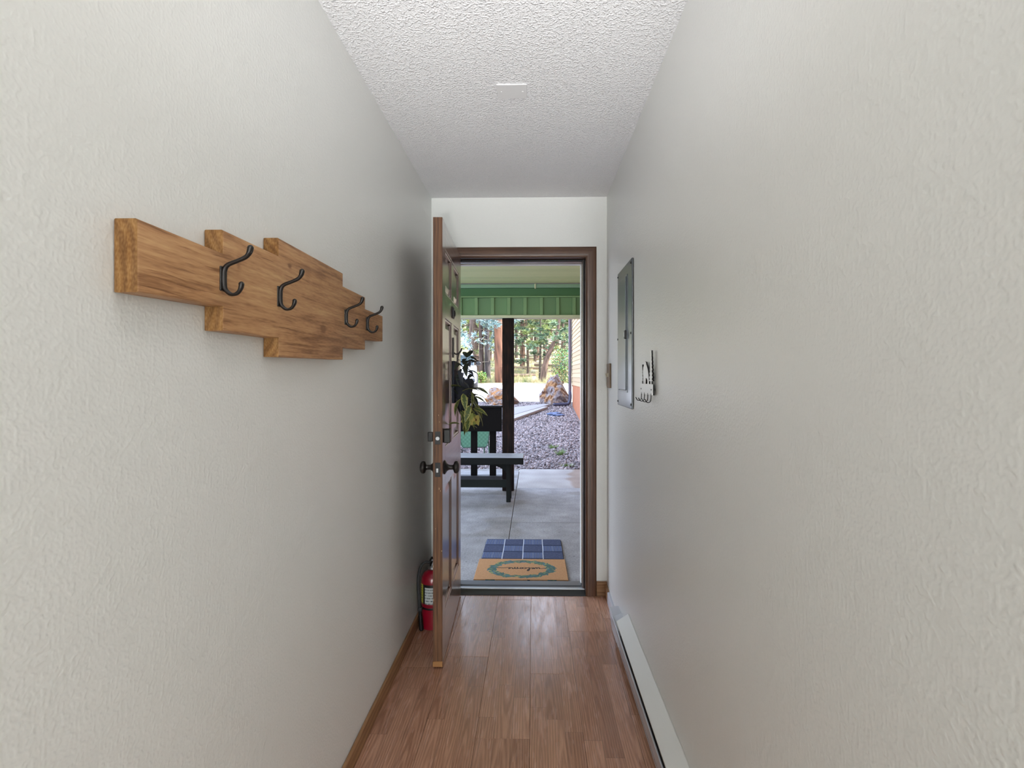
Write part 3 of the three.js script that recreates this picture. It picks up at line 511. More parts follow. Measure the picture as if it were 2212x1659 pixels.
// ================================================================ outdoors
const PORCH = -.05;
const HGT = [[7.8, -.07], [9, .0], [10, .05], [12.9, .175], [14.3, .29], [15.7, .42], [17, .49], [20, .60], [26, .80], [28, .95], [34, 1.35], [45, 2.2], [60, 3.7], [80, 6.2], [110, 11], [150, 19]];
function hgt(x, d) { let i = 0; while (i < HGT.length - 2 && d > HGT[i + 1][0]) i++; const [a, b] = HGT[i], [c, e] = HGT[i + 1]; let h = lerp(b, e, clamp((d - a) / (c - a), 0, 1.2)); if (d > 27) h += (pn(x * .18, d * .18, 4096, 4096, 91) * .5 + pn(x * .5, d * .5, 4096, 4096, 92) * .12) * smooth(27, 34, d); return h; }
// ---- porch floor: concrete slabs
const concTex = tex(512, 512, (u, v) => { const a = pn(u * 5, v * 5, 5, 5, 61) * 26 + pn(u * 16, v * 16, 16, 16, 62) * 14 + pn(u * 120, v * 120, 120, 120, 63) * 22, st = smooth(.18, .4, pn(u * 3, v * 4, 3, 4, 64)) * 20, sp = pn(u * 60, v * 60, 60, 60, 65) > .52 ? -36 : 0; return [142 + a - st + sp, 140 + a - st * 1.1 + sp, 140 + a - st * 1.3 + sp]; });
M.concrete = std([255, 255, 255], { map: concTex, roughness: .8, bumpMap: concTex, bumpScale: .002 });
const dampTex = tex(512, 512, (u, v) => { const a = pn(u * 5, v * 5, 5, 5, 66) * 22 + pn(u * 140, v * 140, 140, 140, 67) * 24, k = smooth(-.03, .05, (u * 1.15 - .62) + pn(u * 4, v * 4, 4096, 4096, 68) * .16 + (.5 - Math.abs(v - .55)) * .1); return [lerp(152, 134, k) + a, lerp(147, 117, k) + a, lerp(143, 104, k) + a]; });
M.concreteStained = std([255, 255, 255], { map: dampTex, roughness: .8 });
{
  const p = group('porch_floor'); structure(p, 'grey concrete porch slabs outside the front door', 'porch floor');
  const slab = (x0, x1, d0, d1, m = M.concrete) => mesh('slab', uvBox(box(x0 + .002, x1 - .002, -.3, PORCH, d0 + .002, d1 - .002, .004), 'z', 1.6, 1.6), m, p);
  slab(-5.5, -.205, DEND + .155, 6.5); slab(-.205, 1.148, DEND + .155, 4.96); slab(-.205, 1.148, 4.96, 6.5); slab(-5.5, -.205, 6.5, 7.82);
  const g = uvBox(box(-.202, 1.145, -.3, PORCH - .004, 6.503, 7.83, .006), 'z', 1.37, 1.33, .16, 4.9); mesh('slab', g, M.concreteStained, p).userData.label = 'slab with a brown stain';
}
// ---- porch roof: planked ceiling and a green panelled beam
{
  const r = group('porch_roof'); structure(r, 'pale green planked porch ceiling with a darker green panelled beam', 'porch roof');
  const green = std([212, 217, 166], { roughness: .7 }), green2 = std([205, 212, 160], { roughness: .7 }), rail = std([74, 116, 74], { roughness: .6 }), strip = std([140, 172, 142], { roughness: .55 }), pan = std([112, 146, 100], { roughness: .65 }), pan2 = std([108, 140, 98], { roughness: .65 }), bat = std([126, 158, 110], { roughness: .65 }), cream = std([206, 208, 172], { roughness: .6 });
  for (let d = DEND + .16, i = 0; d < 6.29; d += .14, i++) mesh('ceiling_board', box(-1.82, 1.14, 2.41, 2.43, d + .001, Math.min(d + .139, 6.30), .003), i % 3 ? green : green2, r);
  mesh('roof_deck', box(-1.9, 1.14, 2.432, 2.62, DEND + .16, 6.6), std([120, 116, 108]), r);
  mesh('beam_core', box(-1.82, 1.14, 2.034, 2.405, 6.335, 6.45), rail, r);
  mesh('gutter_strip', box(-1.82, .02, 2.355, 2.398, 6.275, 6.33, .008, 2), strip, r); mesh('gutter_strip', box(.024, 1.14, 2.355, 2.398, 6.275, 6.33, .008, 2), strip, r);
  mesh('strip_clip', box(.012, .032, 2.345, 2.40, 6.268, 6.30, .004), cream, r);
  mesh('upper_rail', box(-1.82, 1.14, 2.262, 2.354, 6.305, 6.334, .003), rail, r);
  mesh('rail_moulding', box(-1.82, 1.14, 2.243, 2.261, 6.290, 6.334, .004), bat, r);
  for (let k = 0; k < 24; k++) { const x = -1.856 + k * .193; if (x > 1.09) break; mesh('batten', box(Math.max(x, -1.82), x + .042, 2.036, 2.242, 6.300, 6.334, .003), bat, r); mesh('panel', box(x + .0435, Math.min(x + .1915, 1.14), 2.036, 2.242, 6.316, 6.334, .002), k % 2 ? pan : pan2, r); }
  mesh('beam_soffit', box(-1.82, 1.14, 2.000, 2.033, 6.285, 6.46, .004), cream, r);
}
M.darkWood = phys([24, 22, 22], { roughness: .9, specularIntensity: .3 }); M.darkWood2 = phys([29, 26, 26], { roughness: .9, specularIntensity: .4 });
{
  const p = group('porch_post', -.300, PORCH, 6.365); tag(p, 'dark brown square porch post under the green beam', 'post');
  const postTex = woodTex({ base: [34, 29, 28], dark: [22, 19, 18], light: [62, 42, 32], W: .2, L: 1, s: 41, rings: 30 });
  mesh('shaft', uvBox(new RoundedBoxGeometry(.137, 2.046, .125, 2, .006).translate(0, 1.026, 0), 'y', .2, 1), phys([255, 255, 255], { map: postTex, roughness: .9, specularIntensity: .35 }), p);
  const r = group('porch_railing', -1.4, PORCH, 6.34); tag(r, 'near-black wooden porch railing with wide top board and balusters', 'railing');
  const bx = (x0, x1, y0, y1, d0, d1, q = .004) => box(x0 + 1.4, x1 + 1.4, y0 - PORCH, y1 - PORCH, d0 - 6.34, d1 - 6.34, q);
  mesh('top_board', bx(-1.66, -.372, .656, .935, 6.30, 6.335), M.darkWood, r);
  mesh('cap_rail', bx(-1.66, -.372, .9355, .958, 6.285, 6.43), M.darkWood2, r);
  mesh('bottom_rail', bx(-1.66, -.372, .082, .124, 6.325, 6.425), std([70, 70, 74], { roughness: .7 }), r);
  for (let k = 0; k < 5; k++) { const x = -.522 - k * .225; mesh('baluster', bx(x, x + .077, .125, .934, 6.345, 6.385), M.darkWood, r); }
  const p2 = p.clone(); p2.name = numbered('porch_post'); p2.position.x = -1.735; scene.add(p2); tag(p2, 'dark brown square porch post at the far end of the railing', 'post');
}
{ // bench
  const b = group('porch_bench', -.85, PORCH, 5.86); tag(b, 'grey-green wooden bench on the porch before the railing, sky sheen painted into its pale seat', 'bench');
  const seatSheenTex = woodTex({ base: [150, 151, 156], dark: [112, 114, 120], light: [178, 178, 184], W: .3, L: 1.5, s: 43, rings: 24 });  // seat top paled, sky sheen put into its colour
  const top = std([255, 255, 255], { map: seatSheenTex, roughness: .5 }), dk = phys([38, 43, 41], { roughness: .85, specularIntensity: .4 }), dk2 = phys([31, 33, 32], { roughness: .85, specularIntensity: .4 });
  const bx = (x0, x1, y0, y1, d0, d1, q = .004) => box(x0 + .85, x1 + .85, y0 - PORCH, y1 - PORCH, d0 - 5.86, d1 - 5.86, q);
  mesh('seat', uvBox(bx(-1.6, -.106, .408, .440, 5.69, 6.03, .005), 'x', .3, 1.5), top, b);
  mesh('apron', bx(-1.5, -.25, .33, .407, 5.86, 5.885), dk, b);
  mesh('edge_strip', bx(-1.6, -.106, .370, .4385, 5.672, 5.689), dk2, b);  // added strip hides the pale front edge of the seat
  for (const x of [-.293, -1.46]) for (const [d0, d1] of [[5.75, 5.79], [5.93, 5.97]]) mesh('leg', bx(x, x + .048, PORCH + .0005, .4075, d0, d1), dk2, b);
  for (const x of [-.293, -1.46]) mesh('leg_tie', bx(x + .006, x + .042, .10, .18, 5.7905, 5.9295), dk, b);
  mesh('stretcher', bx(-1.411, -.294, .098, .182, 5.80, 5.83), dk, b);
  for (const [x, s] of [[-.295, -1], [-1.41, 1]]) { const sh = new THREE.Shape(); sh.moveTo(0, 0); sh.lineTo(0, -.11); sh.quadraticCurveTo(s * .035, -.05, s * .13, -.03); sh.lineTo(s * .13, 0); sh.closePath(); const g = new THREE.ExtrudeGeometry(sh, { depth: .03, bevelEnabled: false }); g.translate(x + .85, .371 - PORCH, -(5.77 - 5.86) - .03); mesh('corner_bracket', g, dk2, b); }
}
// ---- door mats
function canvasTex(w, h, draw) { const c = document.createElement('canvas'); c.width = w; c.height = h; const x = c.getContext('2d'); draw(x, w, h); const t = new THREE.CanvasTexture(c); t.colorSpace = THREE.SRGBColorSpace; t.magFilter = THREE.LinearFilter; return t; }
{
  const m = group('coir_doormat', -.083, PORCH, 3.725); tag(m, 'tan coir doormat with a leafy wreath and the word welcome', 'doormat');
  const art = canvasTex(1024, 640, (c, w, h) => {
    c.fillStyle = 'rgb(176,130,86)'; c.fillRect(0, 0, w, h);
    for (let i = 0; i < 26000; i++) { const k = rnd(); c.fillStyle = k < .5 ? 'rgba(150,104,60,.5)' : 'rgba(228,184,132,.45)'; c.fillRect(rnd() * w, rnd() * h, 3, 3); }
    c.save(); c.translate(w / 2, h / 2); c.rotate(Math.PI);                      // read from outside
    for (let i = 0; i < 190; i++) {
      const a = i / 190 * 2 * Math.PI + rr(-.05, .05), k = 1 + rr(-.12, .12), x = Math.cos(a) * 335 * k, y = Math.sin(a) * 232 * k;
      c.save(); c.translate(x, y); c.rotate(a + Math.PI / 2 + rr(-1.0, 1.0)); const q = rnd(); c.fillStyle = q < .55 ? 'rgb(62,92,84)' : q < .8 ? 'rgb(88,112,84)' : q < .92 ? 'rgb(70,104,112)' : 'rgb(134,140,88)';
      c.beginPath(); c.moveTo(-44, 0); c.quadraticCurveTo(0, -32, 48, 0); c.quadraticCurveTo(0, 32, -44, 0); c.fill(); c.restore();
    }
    // the word, in a running hand
    c.strokeStyle = 'rgb(28,24,22)'; c.lineWidth = 14; c.lineCap = 'round'; c.lineJoin = 'round'; c.translate(-205, 18);
    const st = (p) => { c.beginPath(); c.moveTo(p[0], p[1]); for (let i = 2; i < p.length; i += 4) c.quadraticCurveTo(p[i], p[i + 1], p[i + 2], p[i + 3]); c.stroke(); };
    st([-60, 5, -30, -6, 0, -14, 2, 30, 14, 20, 28, 4, 30, -12, 32, 30, 44, 18, 58, 0, 56, -18]);            // w
    st([60, 4, 92, -6, 82, -20, 62, -20, 68, 10, 80, 24, 102, 4]);                                           // e
    st([100, 6, 150, -60, 130, -84, 108, -60, 116, 16, 124, 26, 138, 8]);                                    // l
    st([182, -14, 160, -26, 150, 2, 150, 24, 186, 14]);                                                      // c
    st([206, -18, 186, -10, 196, 16, 216, 24, 222, -4, 222, -18, 204, -18, 232, -2, 244, -12]);              // o
    st([246, -18, 252, 4, 250, 22, 262, -30, 276, -16, 282, 2, 280, 22, 292, -30, 306, -16, 312, 26, 326, 10]); // m
    st([326, 8, 358, -6, 348, -20, 330, -20, 334, 10, 346, 26, 400, 6, 440, 2, 470, 12]);                    // e
    c.restore();
  });
  mesh('base', new RoundedBoxGeometry(.634, .004, .404, 1, .0015).translate(0, .0025, 0), M.rubber, m);
  const g = new RoundedBoxGeometry(.63, .012, .40, 2, .003).translate(0, .0108, 0); const uv = uvBox(g, 'z', .63, .40, .5, .5); { const a = uv.attributes.uv; for (let i = 0; i < a.count; i++) a.setXY(i, a.getX(i), 1 - a.getY(i)); }
  mesh('coir_pile', uv, std([255, 255, 255], { map: art, roughness: .95, bumpMap: art, bumpScale: .003 }), m);
  // blue mat: woven squares, ribbed and plain by turns
  const b = group('blue_doormat', -.080, PORCH, 4.172); tag(b, 'dark blue checked doormat with white lines behind the coir mat', 'doormat');
  mesh('backing', new RoundedBoxGeometry(.615, .006, .478, 1, .002).translate(0, .0035, 0), std([36, 44, 72], { roughness: .9 }), b);
  const rib = tex(128, 128, (u, v) => { const k = Math.abs(Math.sin(u * Math.PI * 6)), e = Math.abs(v - .5) < .4 && k > .35, n = pn(u * 30, v * 30, 30, 30, 81) * 26; return e ? (k < .62 ? [118 + n, 132 + n, 160 + n] : [66 + n, 80 + n, 116 + n]) : [42 + n, 52 + n, 82 + n]; });
  const plain = tex(128, 128, (u, v) => { const n = pn(u * 40, v * 40, 40, 40, 82) * 40 + pn(u * 8, v * 8, 8, 8, 83) * 16; return [52 + n, 62 + n, 92 + n]; });
  const mr = std([255, 255, 255], { map: rib, roughness: .95, bumpMap: rib, bumpScale: .002 }), mp = std([255, 255, 255], { map: plain, roughness: .95 });
  for (let i = 0; i < 4; i++) for (let j = 0; j < 3; j++) mesh('square', uvBox(new RoundedBoxGeometry(.146, .008, .152, 1, .002), 'z', .148, .154, .5, .5).translate(-.2295 + i * .153, .0107, -.158 + j * .158), (i + j) % 2 ? mp : mr, b);
  for (const x of [-.153, 0, .153]) mesh('white_line', box(x - .0028, x + .0028, .0068, .0125, -.237, .237), std([206, 212, 226], { roughness: .8 }), b);
}
// ---- wing of the house on the right
{
  const w = group('wall_wing'); structure(w, 'house wing with tan lap siding over an orange-brown foundation', 'wall');
  const X = 1.15, D0 = DEND + .155, D1 = 15.8, TOP = 5.2;
  const side = [std([170, 146, 114], { roughness: .7 }), std([164, 140, 109], { roughness: .7 }), std([175, 152, 120], { roughness: .7 })];
  mesh('wall_core', box(X + .02, 6, -.4, TOP, D0, D1 - .02), std([190, 170, 140]), w);
  const fTex = tex(256, 256, (u, v) => { const n = pn(u * 60, v * 60, 60, 60, 85) * 26 + pn(u * 6, v * 6, 6, 6, 86) * 20; return [158 + n, 98 + n, 66 + n]; });
  mesh('foundation', uvBox(box(X + .006, X + .05, -.4, 1.05, D0, D1 - .03), 'y', 1, 1), std([255, 255, 255], { map: fTex, roughness: .9 }), w);
  mesh('foundation', uvBox(box(X + .05, 6, -.4, 1.05, D1 - .03, D1 - .008), 'y', 1, 1), std([255, 255, 255], { map: fTex, roughness: .9 }), w);
  for (let k = 0; k < 36; k++) { // lap boards, lower edge proud
    const y = 1.045 + k * .115, s = new THREE.Shape(); s.moveTo(X - .008, y); s.lineTo(X + .006, y + .125); s.lineTo(X + .022, y + .125); s.lineTo(X + .022, y); s.closePath();
    const g = new THREE.ExtrudeGeometry(s, { depth: D1 - D0 - .01, bevelEnabled: false }); g.translate(0, 0, -D1 + .005); mesh('siding_board', g, side[(k * 7) % 3], w);
    mesh('siding_board', box(X + .022, 6, y, y + .113, D1 - .019, D1 - .004), side[(k * 5) % 3], w);
  }
  mesh('corner_board', box(X - .012, X + .07, 1.0, TOP, D1 - .015, D1 + .012, .003), std([112, 94, 92], { roughness: .6 }), w);
  structure(mesh('wing_shade_roof', box(X - .45, 6.4, TOP + .06, TOP + .26, D0, 17.4), std([120, 104, 92])), 'brown roof of the tan wing, unseen overhang stretched to shade the boulders', 'roof');  // overhang lengthened out of view so its shadow covers the boulders
  const ds = group('downspout', 1.085, .42, 15.83); tag(ds, 'dark mauve downspout at the corner of the tan wing', 'downspout');
  const dm = std([84, 72, 84], { roughness: .5 });
  mesh('pipe', sweep([[.0, 4.75, 0], [0, 3, 0], [0, 1.2, 0], [0, .45, 0], [0, .30, .03]], [.046, .046, .046, .046, .046], { seg: 16, ring: 8 }), dm, ds);
  mesh('elbow', sweep([[0, .40, .02], [0, .22, .05], [-.05, .085, .09], [-.16, .062, .12], [-.30, .06, .15], [-.47, .058, .18]], [.05, .05, .05, .05, .05, .05], { seg: 24, ring: 10 }), std([58, 58, 78], { roughness: .5 }), ds);
}
// ---- ground
{
  const xs = [], ds = []; for (let x = -70; x <= 70.01; x += Math.abs(x + .5) < 8 ? .5 : 3) xs.push(x);
  for (let d = 7.8; d < 150; d += d < 17 ? .35 : d < 60 ? 1 : 4) ds.push(d);
  const pos = [], col = [], idx = []; const C = new THREE.Color();
  for (const d of ds) for (const x of xs) {
    pos.push(x, hgt(x, d) - (d > 17.2 && d < 25.8 ? .05 : 0), -d);
    const n = pn(x * .35, d * .35, 4096, 4096, 95), n2 = pn(x * 1.3, d * 1.3, 4096, 4096, 96);
    if (d < 16.9) { const k = 112 + n2 * 30; C.setRGB(k / 255, (k - 8) / 255, (k - 10) / 255, THREE.SRGBColorSpace); }
    else if (d < 28.2) { const k = n2 * 30; C.setRGB((176 + k) / 255, (152 + k) / 255, (134 + k) / 255, THREE.SRGBColorSpace); }
    else { const g = smooth(-.1, .35, n + n2 * .6), k = n2 * 26; C.setRGB((190 - g * 66 + k) / 255, (174 - g * 48 + k) / 255, (138 - g * 58 + k) / 255, THREE.SRGBColorSpace); }
    col.push(C.r, C.g, C.b);
  }
  const nx = xs.length; for (let j = 0; j < ds.length - 1; j++) for (let i = 0; i < nx - 1; i++) { const a = j * nx + i; idx.push(a, a + 1, a + nx, a + nx, a + 1, a + nx + 1); }
  const g = new THREE.BufferGeometry(); g.setAttribute('position', new THREE.Float32BufferAttribute(pos, 3)); g.setAttribute('color', new THREE.Float32BufferAttribute(col, 3)); g.setIndex(idx); g.computeVertexNormals();
  structure(mesh('ground', g, new THREE.MeshStandardMaterial({ vertexColors: true, roughness: .95 })), 'rising ground from the porch up into the forest', 'ground');
  const dp = [], di = [], rows = 20, cols = 30; // driveway
  for (let j = 0; j <= rows; j++) for (let i = 0; i <= cols; i++) { const x = lerp(-26, 30, i / cols), near = 16.9 + pn(x * .3, 3, 4096, 4096, 97) * .6, far = 26.2 - x * .09, d = lerp(near, far, j / rows); dp.push(x, hgt(0, d) + .012, -d); }
  for (let j = 0; j < rows; j++) for (let i = 0; i < cols; i++) { const a = j * (cols + 1) + i; di.push(a, a + 1, a + cols + 1, a + cols + 1, a + 1, a + cols + 2); }
  const dg = new THREE.BufferGeometry(); dg.setAttribute('position', new THREE.Float32BufferAttribute(dp, 3)); dg.setIndex(di); dg.computeVertexNormals();
  structure(mesh('driveway', dg, std([206, 203, 200], { roughness: .9 })), 'sunlit pale concrete driveway beyond the boulders', 'driveway');
  mesh('yard_base', box(-70, 70, -.6, -.31, 3.4, 7.8), std([150, 142, 138]), undefined); structure(scene.children.at(-1), 'bare ground below and beside the porch slabs', 'ground');
}
// ---- gravel: nobody could count it
{
  const g = new THREE.IcosahedronGeometry(.024, 0), N = 30000, im = new THREE.InstancedMesh(g, std([255, 255, 255], { roughness: .9 }), N), m = new THREE.Matrix4(), q = new THREE.Quaternion(), e = new THREE.Euler(), C = new THREE.Color();
  for (let i = 0; i < N; i++) {
    const d = 7.86 + Math.pow(rnd(), 1.05) * 8.9, x = rr(-3.4, 1.10), s = rr(.55, 1.25);
    e.set(rnd() * 6, rnd() * 6, rnd() * 6); q.setFromEuler(e); m.compose(new THREE.Vector3(x, hgt(x, d) + .006, -d), q, new THREE.Vector3(s, s * rr(.5, .9), s * rr(.8, 1.2))); im.setMatrixAt(i, m);
    const k = rnd(), t = rr(-26, 26); C.setRGB((k < .35 ? 156 + t : k < .8 ? 128 + t : 92 + t) / 255, (k < .35 ? 142 + t : k < .8 ? 119 + t : 84 + t) / 255, (k < .35 ? 140 + t : k < .8 ? 120 + t : 86 + t) / 255, THREE.SRGBColorSpace); im.setColorAt(i, C);
  }
  im.name = 'gravel_bed'; finish(im); tag(im, 'pinkish-grey gravel sloping up from the porch to the driveway', 'gravel', { kind: 'stuff' }); scene.add(im);
}
// ---- boulders, boards, flat stone
function rock(name, label, x, y, d, sx, sy, sz, s, tint, cut = 0, shape = null) {
  let g = mergeVertices(new THREE.IcosahedronGeometry(1, 24).deleteAttribute('uv').deleteAttribute('normal')); const p = g.attributes.position, col = [], C = new THREE.Color();
  for (let i = 0; i < p.count; i++) {
    let X = p.getX(i), Y = p.getY(i), Z = p.getZ(i); const n3 = (f, o) => pn(X * f + o + Z * f * .7, Y * f - Z * f * .6 + o, 4096, 4096, s + o);
    let r = 1 + n3(1.2, 1) * .34 + n3(2.6, 2) * .22 + Math.abs(n3(4, 3)) * -.20 + n3(12, 4) * .07 + n3(26, 5) * .03;
    r = Math.min(r, .98 / Math.max(.2, Math.max(Math.abs(X * .8 + Y * .55), Math.abs(Z * .7 + Y * .4)) + .25));
    X *= r; Y *= r; Z *= r; if (shape) [X, Y, Z] = shape(X, Y, Z); p.setXYZ(i, X * sx, Math.max(Y, -.55) * sy, Z * sz);
    const a = smooth(-.05, .3, n3(2.6, 7)), b = smooth(.08, .3, n3(6, 8)), k = n3(14, 9) * 50 + n3(30, 6) * 34, c = tint.map((q) => q); // [grey, tan, rust]
    const mix = [0, 1, 2].map((q) => lerp(lerp(c[0][q], c[1][q], a), c[2][q], b * .8) + k); C.setRGB(...mix.map((v) => clamp(v / 255, 0, 1)), THREE.SRGBColorSpace); col.push(C.r, C.g, C.b);
  }
  g.setAttribute('color', new THREE.Float32BufferAttribute(col, 3)); g.computeVertexNormals(); g.translate(0, .5 * sy, 0);
  const m = mesh(name, g, M.rock ??= new THREE.MeshStandardMaterial({ vertexColors: true, roughness: .9 })); m.position.set(x, y, -d); return tag(m, label, 'boulder');
}
const TINT = [[128, 120, 122], [150, 112, 76], [92, 60, 42]];
rock('boulder', 'large pointed grey and rust-brown boulder beside the downspout', .64, hgt(0, 16.3) - .08, 16.3, .50, .62, .5, 101, TINT, 0, (X, Y, Z) => [X * (1 - .38 * clamp(Y, -.5, 1)) + Y * .10, Y * 1.05, Z]);
rock('boulder', 'low flat tan boulder behind the porch post', -.96, hgt(0, 16.2) - .06, 16.2, .53, .37, .45, 131, [[136, 124, 120], [166, 118, 74], [140, 92, 54]], 0, (X, Y, Z) => [X, Y * (1 - .15 * X), Z]);
{
  const p = group('walkway_boards', 0, hgt(0, 14), 14); tag(p, 'pale flat boards laid on the gravel towards the downspout', 'boards');
  const plank = (c, t) => { const s = new THREE.Shape(); c.forEach(([x, d], i) => i ? s.lineTo(x, 14 - d) : s.moveTo(x, 14 - d)); s.closePath(); const g = new THREE.ExtrudeGeometry(s, { depth: t, bevelEnabled: true, bevelSize: .006, bevelThickness: .006, bevelSegments: 1 }); g.rotateX(Math.PI / 2); const q = g.attributes.position; for (let i = 0; i < q.count; i++) q.setY(i, q.getY(i) + t + .012 + hgt(0, 14 - q.getZ(i)) - hgt(0, 14) + .02); g.computeVertexNormals(); return toCreasedNormals(g, .5); };
  const bt = std([150, 143, 140], { roughness: .8 });
  mesh('board', plank([[-2.6, 11.6], [-.47, 13.05], [.40, 15.06], [.30, 15.1], [-.52, 13.55], [-2.6, 12.1]], .05), bt, p);
  mesh('board', plank([[-2.6, 12.16], [-.53, 13.61], [.28, 15.15], [.46, 15.5], [.30, 15.62], [-.6, 14.9], [-2.6, 13.4]], .05), std([142, 136, 134], { roughness: .8 }), p);
  const st = rock('flat_stone', 'flat blue-grey stone on the gravel below the downspout', .60, hgt(0, 14.1) - .02, 14.1, .24, .07, .3, 151, [[92, 104, 134], [80, 94, 128], [106, 114, 136]]); st.userData.category = 'stone';
}
// ---- patio furniture on the gravel
{
  const c = group('patio_chair', -.98, hgt(-1, 8.5) + .002, 8.5); tag(c, 'green mesh patio chair on the gravel behind the railing', 'chair'); c.rotation.y = .25;
  const mg = std([74, 110, 92], { roughness: .5 }), slingTex = tex(64, 64, (u, v) => { const k = Math.floor(u * 32) % 2 ^ Math.floor(v * 32) % 2; return k ? [108, 160, 132] : [92, 142, 116]; });
  const sl = std([255, 255, 255], { map: slingTex, roughness: .7, side: THREE.DoubleSide });
  const curve = (x, wd) => [[x, .36, -.22], [x, .40, .02], [x, .42, .20], [x, .46, .26], [x, .66, .31], [x, .82, .35]];
  for (const x of [-.24, .24]) mesh('frame_side', sweep(curve(x), [.012, .012, .012, .012, .012, .012], { seg: 24, ring: 8 }), mg, c);
  const back = new THREE.Shape(); back.moveTo(-.17, .24); back.lineTo(.17, .24); back.quadraticCurveTo(.21, .26, .22, .36); back.lineTo(.25, .74); back.quadraticCurveTo(0, .84, -.25, .74); back.lineTo(-.22, .36); back.quadraticCurveTo(-.21, .26, -.17, .24);
  const bg = new THREE.ExtrudeGeometry(back, { depth: .008, bevelEnabled: false }); bg.rotateX(.0); bg.translate(0, 0, .27); mesh('backrest', bg, sl, c);
  const rim = []; back.getPoints(10).forEach((p) => rim.push([p.x, p.y, .274])); mesh('back_rim', sweep(rim, rim.map(() => .011), { seg: 60, ring: 7 }), mg, c);
  mesh('seat', new RoundedBoxGeometry(.44, .014, .44, 2, .005).rotateX(-.08).translate(0, .40, .0), sl, c);
  for (const [x, z] of [[-.22, -.2], [.22, -.2], [-.22, .22], [.22, .22]]) mesh('leg', sweep([[x, .40, z], [x * 1.05, .2, z * 1.15], [x * 1.1, .001, z * 1.25]], [.011, .011, .011], { seg: 10, ring: 8 }), mg, c);
  for (const x of [-.25, .25]) mesh('arm', sweep([[x, .40, -.2], [x * 1.08, .58, -.2], [x * 1.08, .61, -.05], [x, .62, .29]], [.011, .011, .012, .011], { seg: 20, ring: 8 }), mg, c);
  const t = group('patio_side_table', -1.42, hgt(-1.4, 9.0) + .002, 9.0); tag(t, 'small white-topped scrolled iron patio table behind the railing', 'table');
  mesh('tabletop', lathe([[0, .44], [.22, .44], [.235, .446], [.235, .458], [.22, .464], [0, .464]], 32), std([226, 224, 210], { roughness: .4 }), t);
  mesh('shelf', lathe([[0, .17], [.20, .17], [.206, .176], [.20, .184], [0, .184]], 32), std([120, 166, 196], { roughness: .5 }), t);
  for (let k = 0; k < 3; k++) { const a = k * 2.094 + .3, P = (r, y) => [Math.cos(a) * r, y, Math.sin(a) * r]; mesh('leg', sweep([P(.16, .44), P(.215, .38), P(.15, .30), P(.10, .21), P(.16, .12), P(.24, .05), P(.20, .004)], [.009, .009, .009, .009, .009, .009, .009], { seg: 30, ring: 7 }), M.iron, t); }
}
// ---- plants in the gravel
function weedGeo(n, h, sp) { const pos = []; for (let i = 0; i < n; i++) { const a = rnd() * 6.283, l = h * rr(.5, 1.1), t = rr(.1, 1) * sp, w = .008, bx = rr(-.25, .25) * sp, bz = rr(-.25, .25) * sp; pos.push(bx - Math.sin(a) * w, 0, bz + Math.cos(a) * w, bx + Math.sin(a) * w, 0, bz - Math.cos(a) * w, bx + Math.cos(a) * t, l, bz + Math.sin(a) * t); } const g = new THREE.BufferGeometry(); g.setAttribute('position', new THREE.Float32BufferAttribute(pos, 3)); g.computeVertexNormals(); return g; }
M.weed = std([112, 136, 76], { side: THREE.DoubleSide, roughness: .8 });
for (const [x, d, h, n, lab] of [[.34, 9.45, .09, 60, 'leaning green weed in the gravel, uppermost of the weeds'], [.45, 8.85, .12, 70, 'bright green weed in the middle of the gravel'], [.52, 8.02, .07, 60, 'low green weed at the edge of the concrete near the wing'], [-1.2, 8.0, .10, 120, 'patch of green weeds behind the bench']]) { const m = mesh('weed', weedGeo(n, h, .16), M.weed); m.position.set(x, hgt(x, d) - .005, -d); tag(m, lab, 'weed'); }

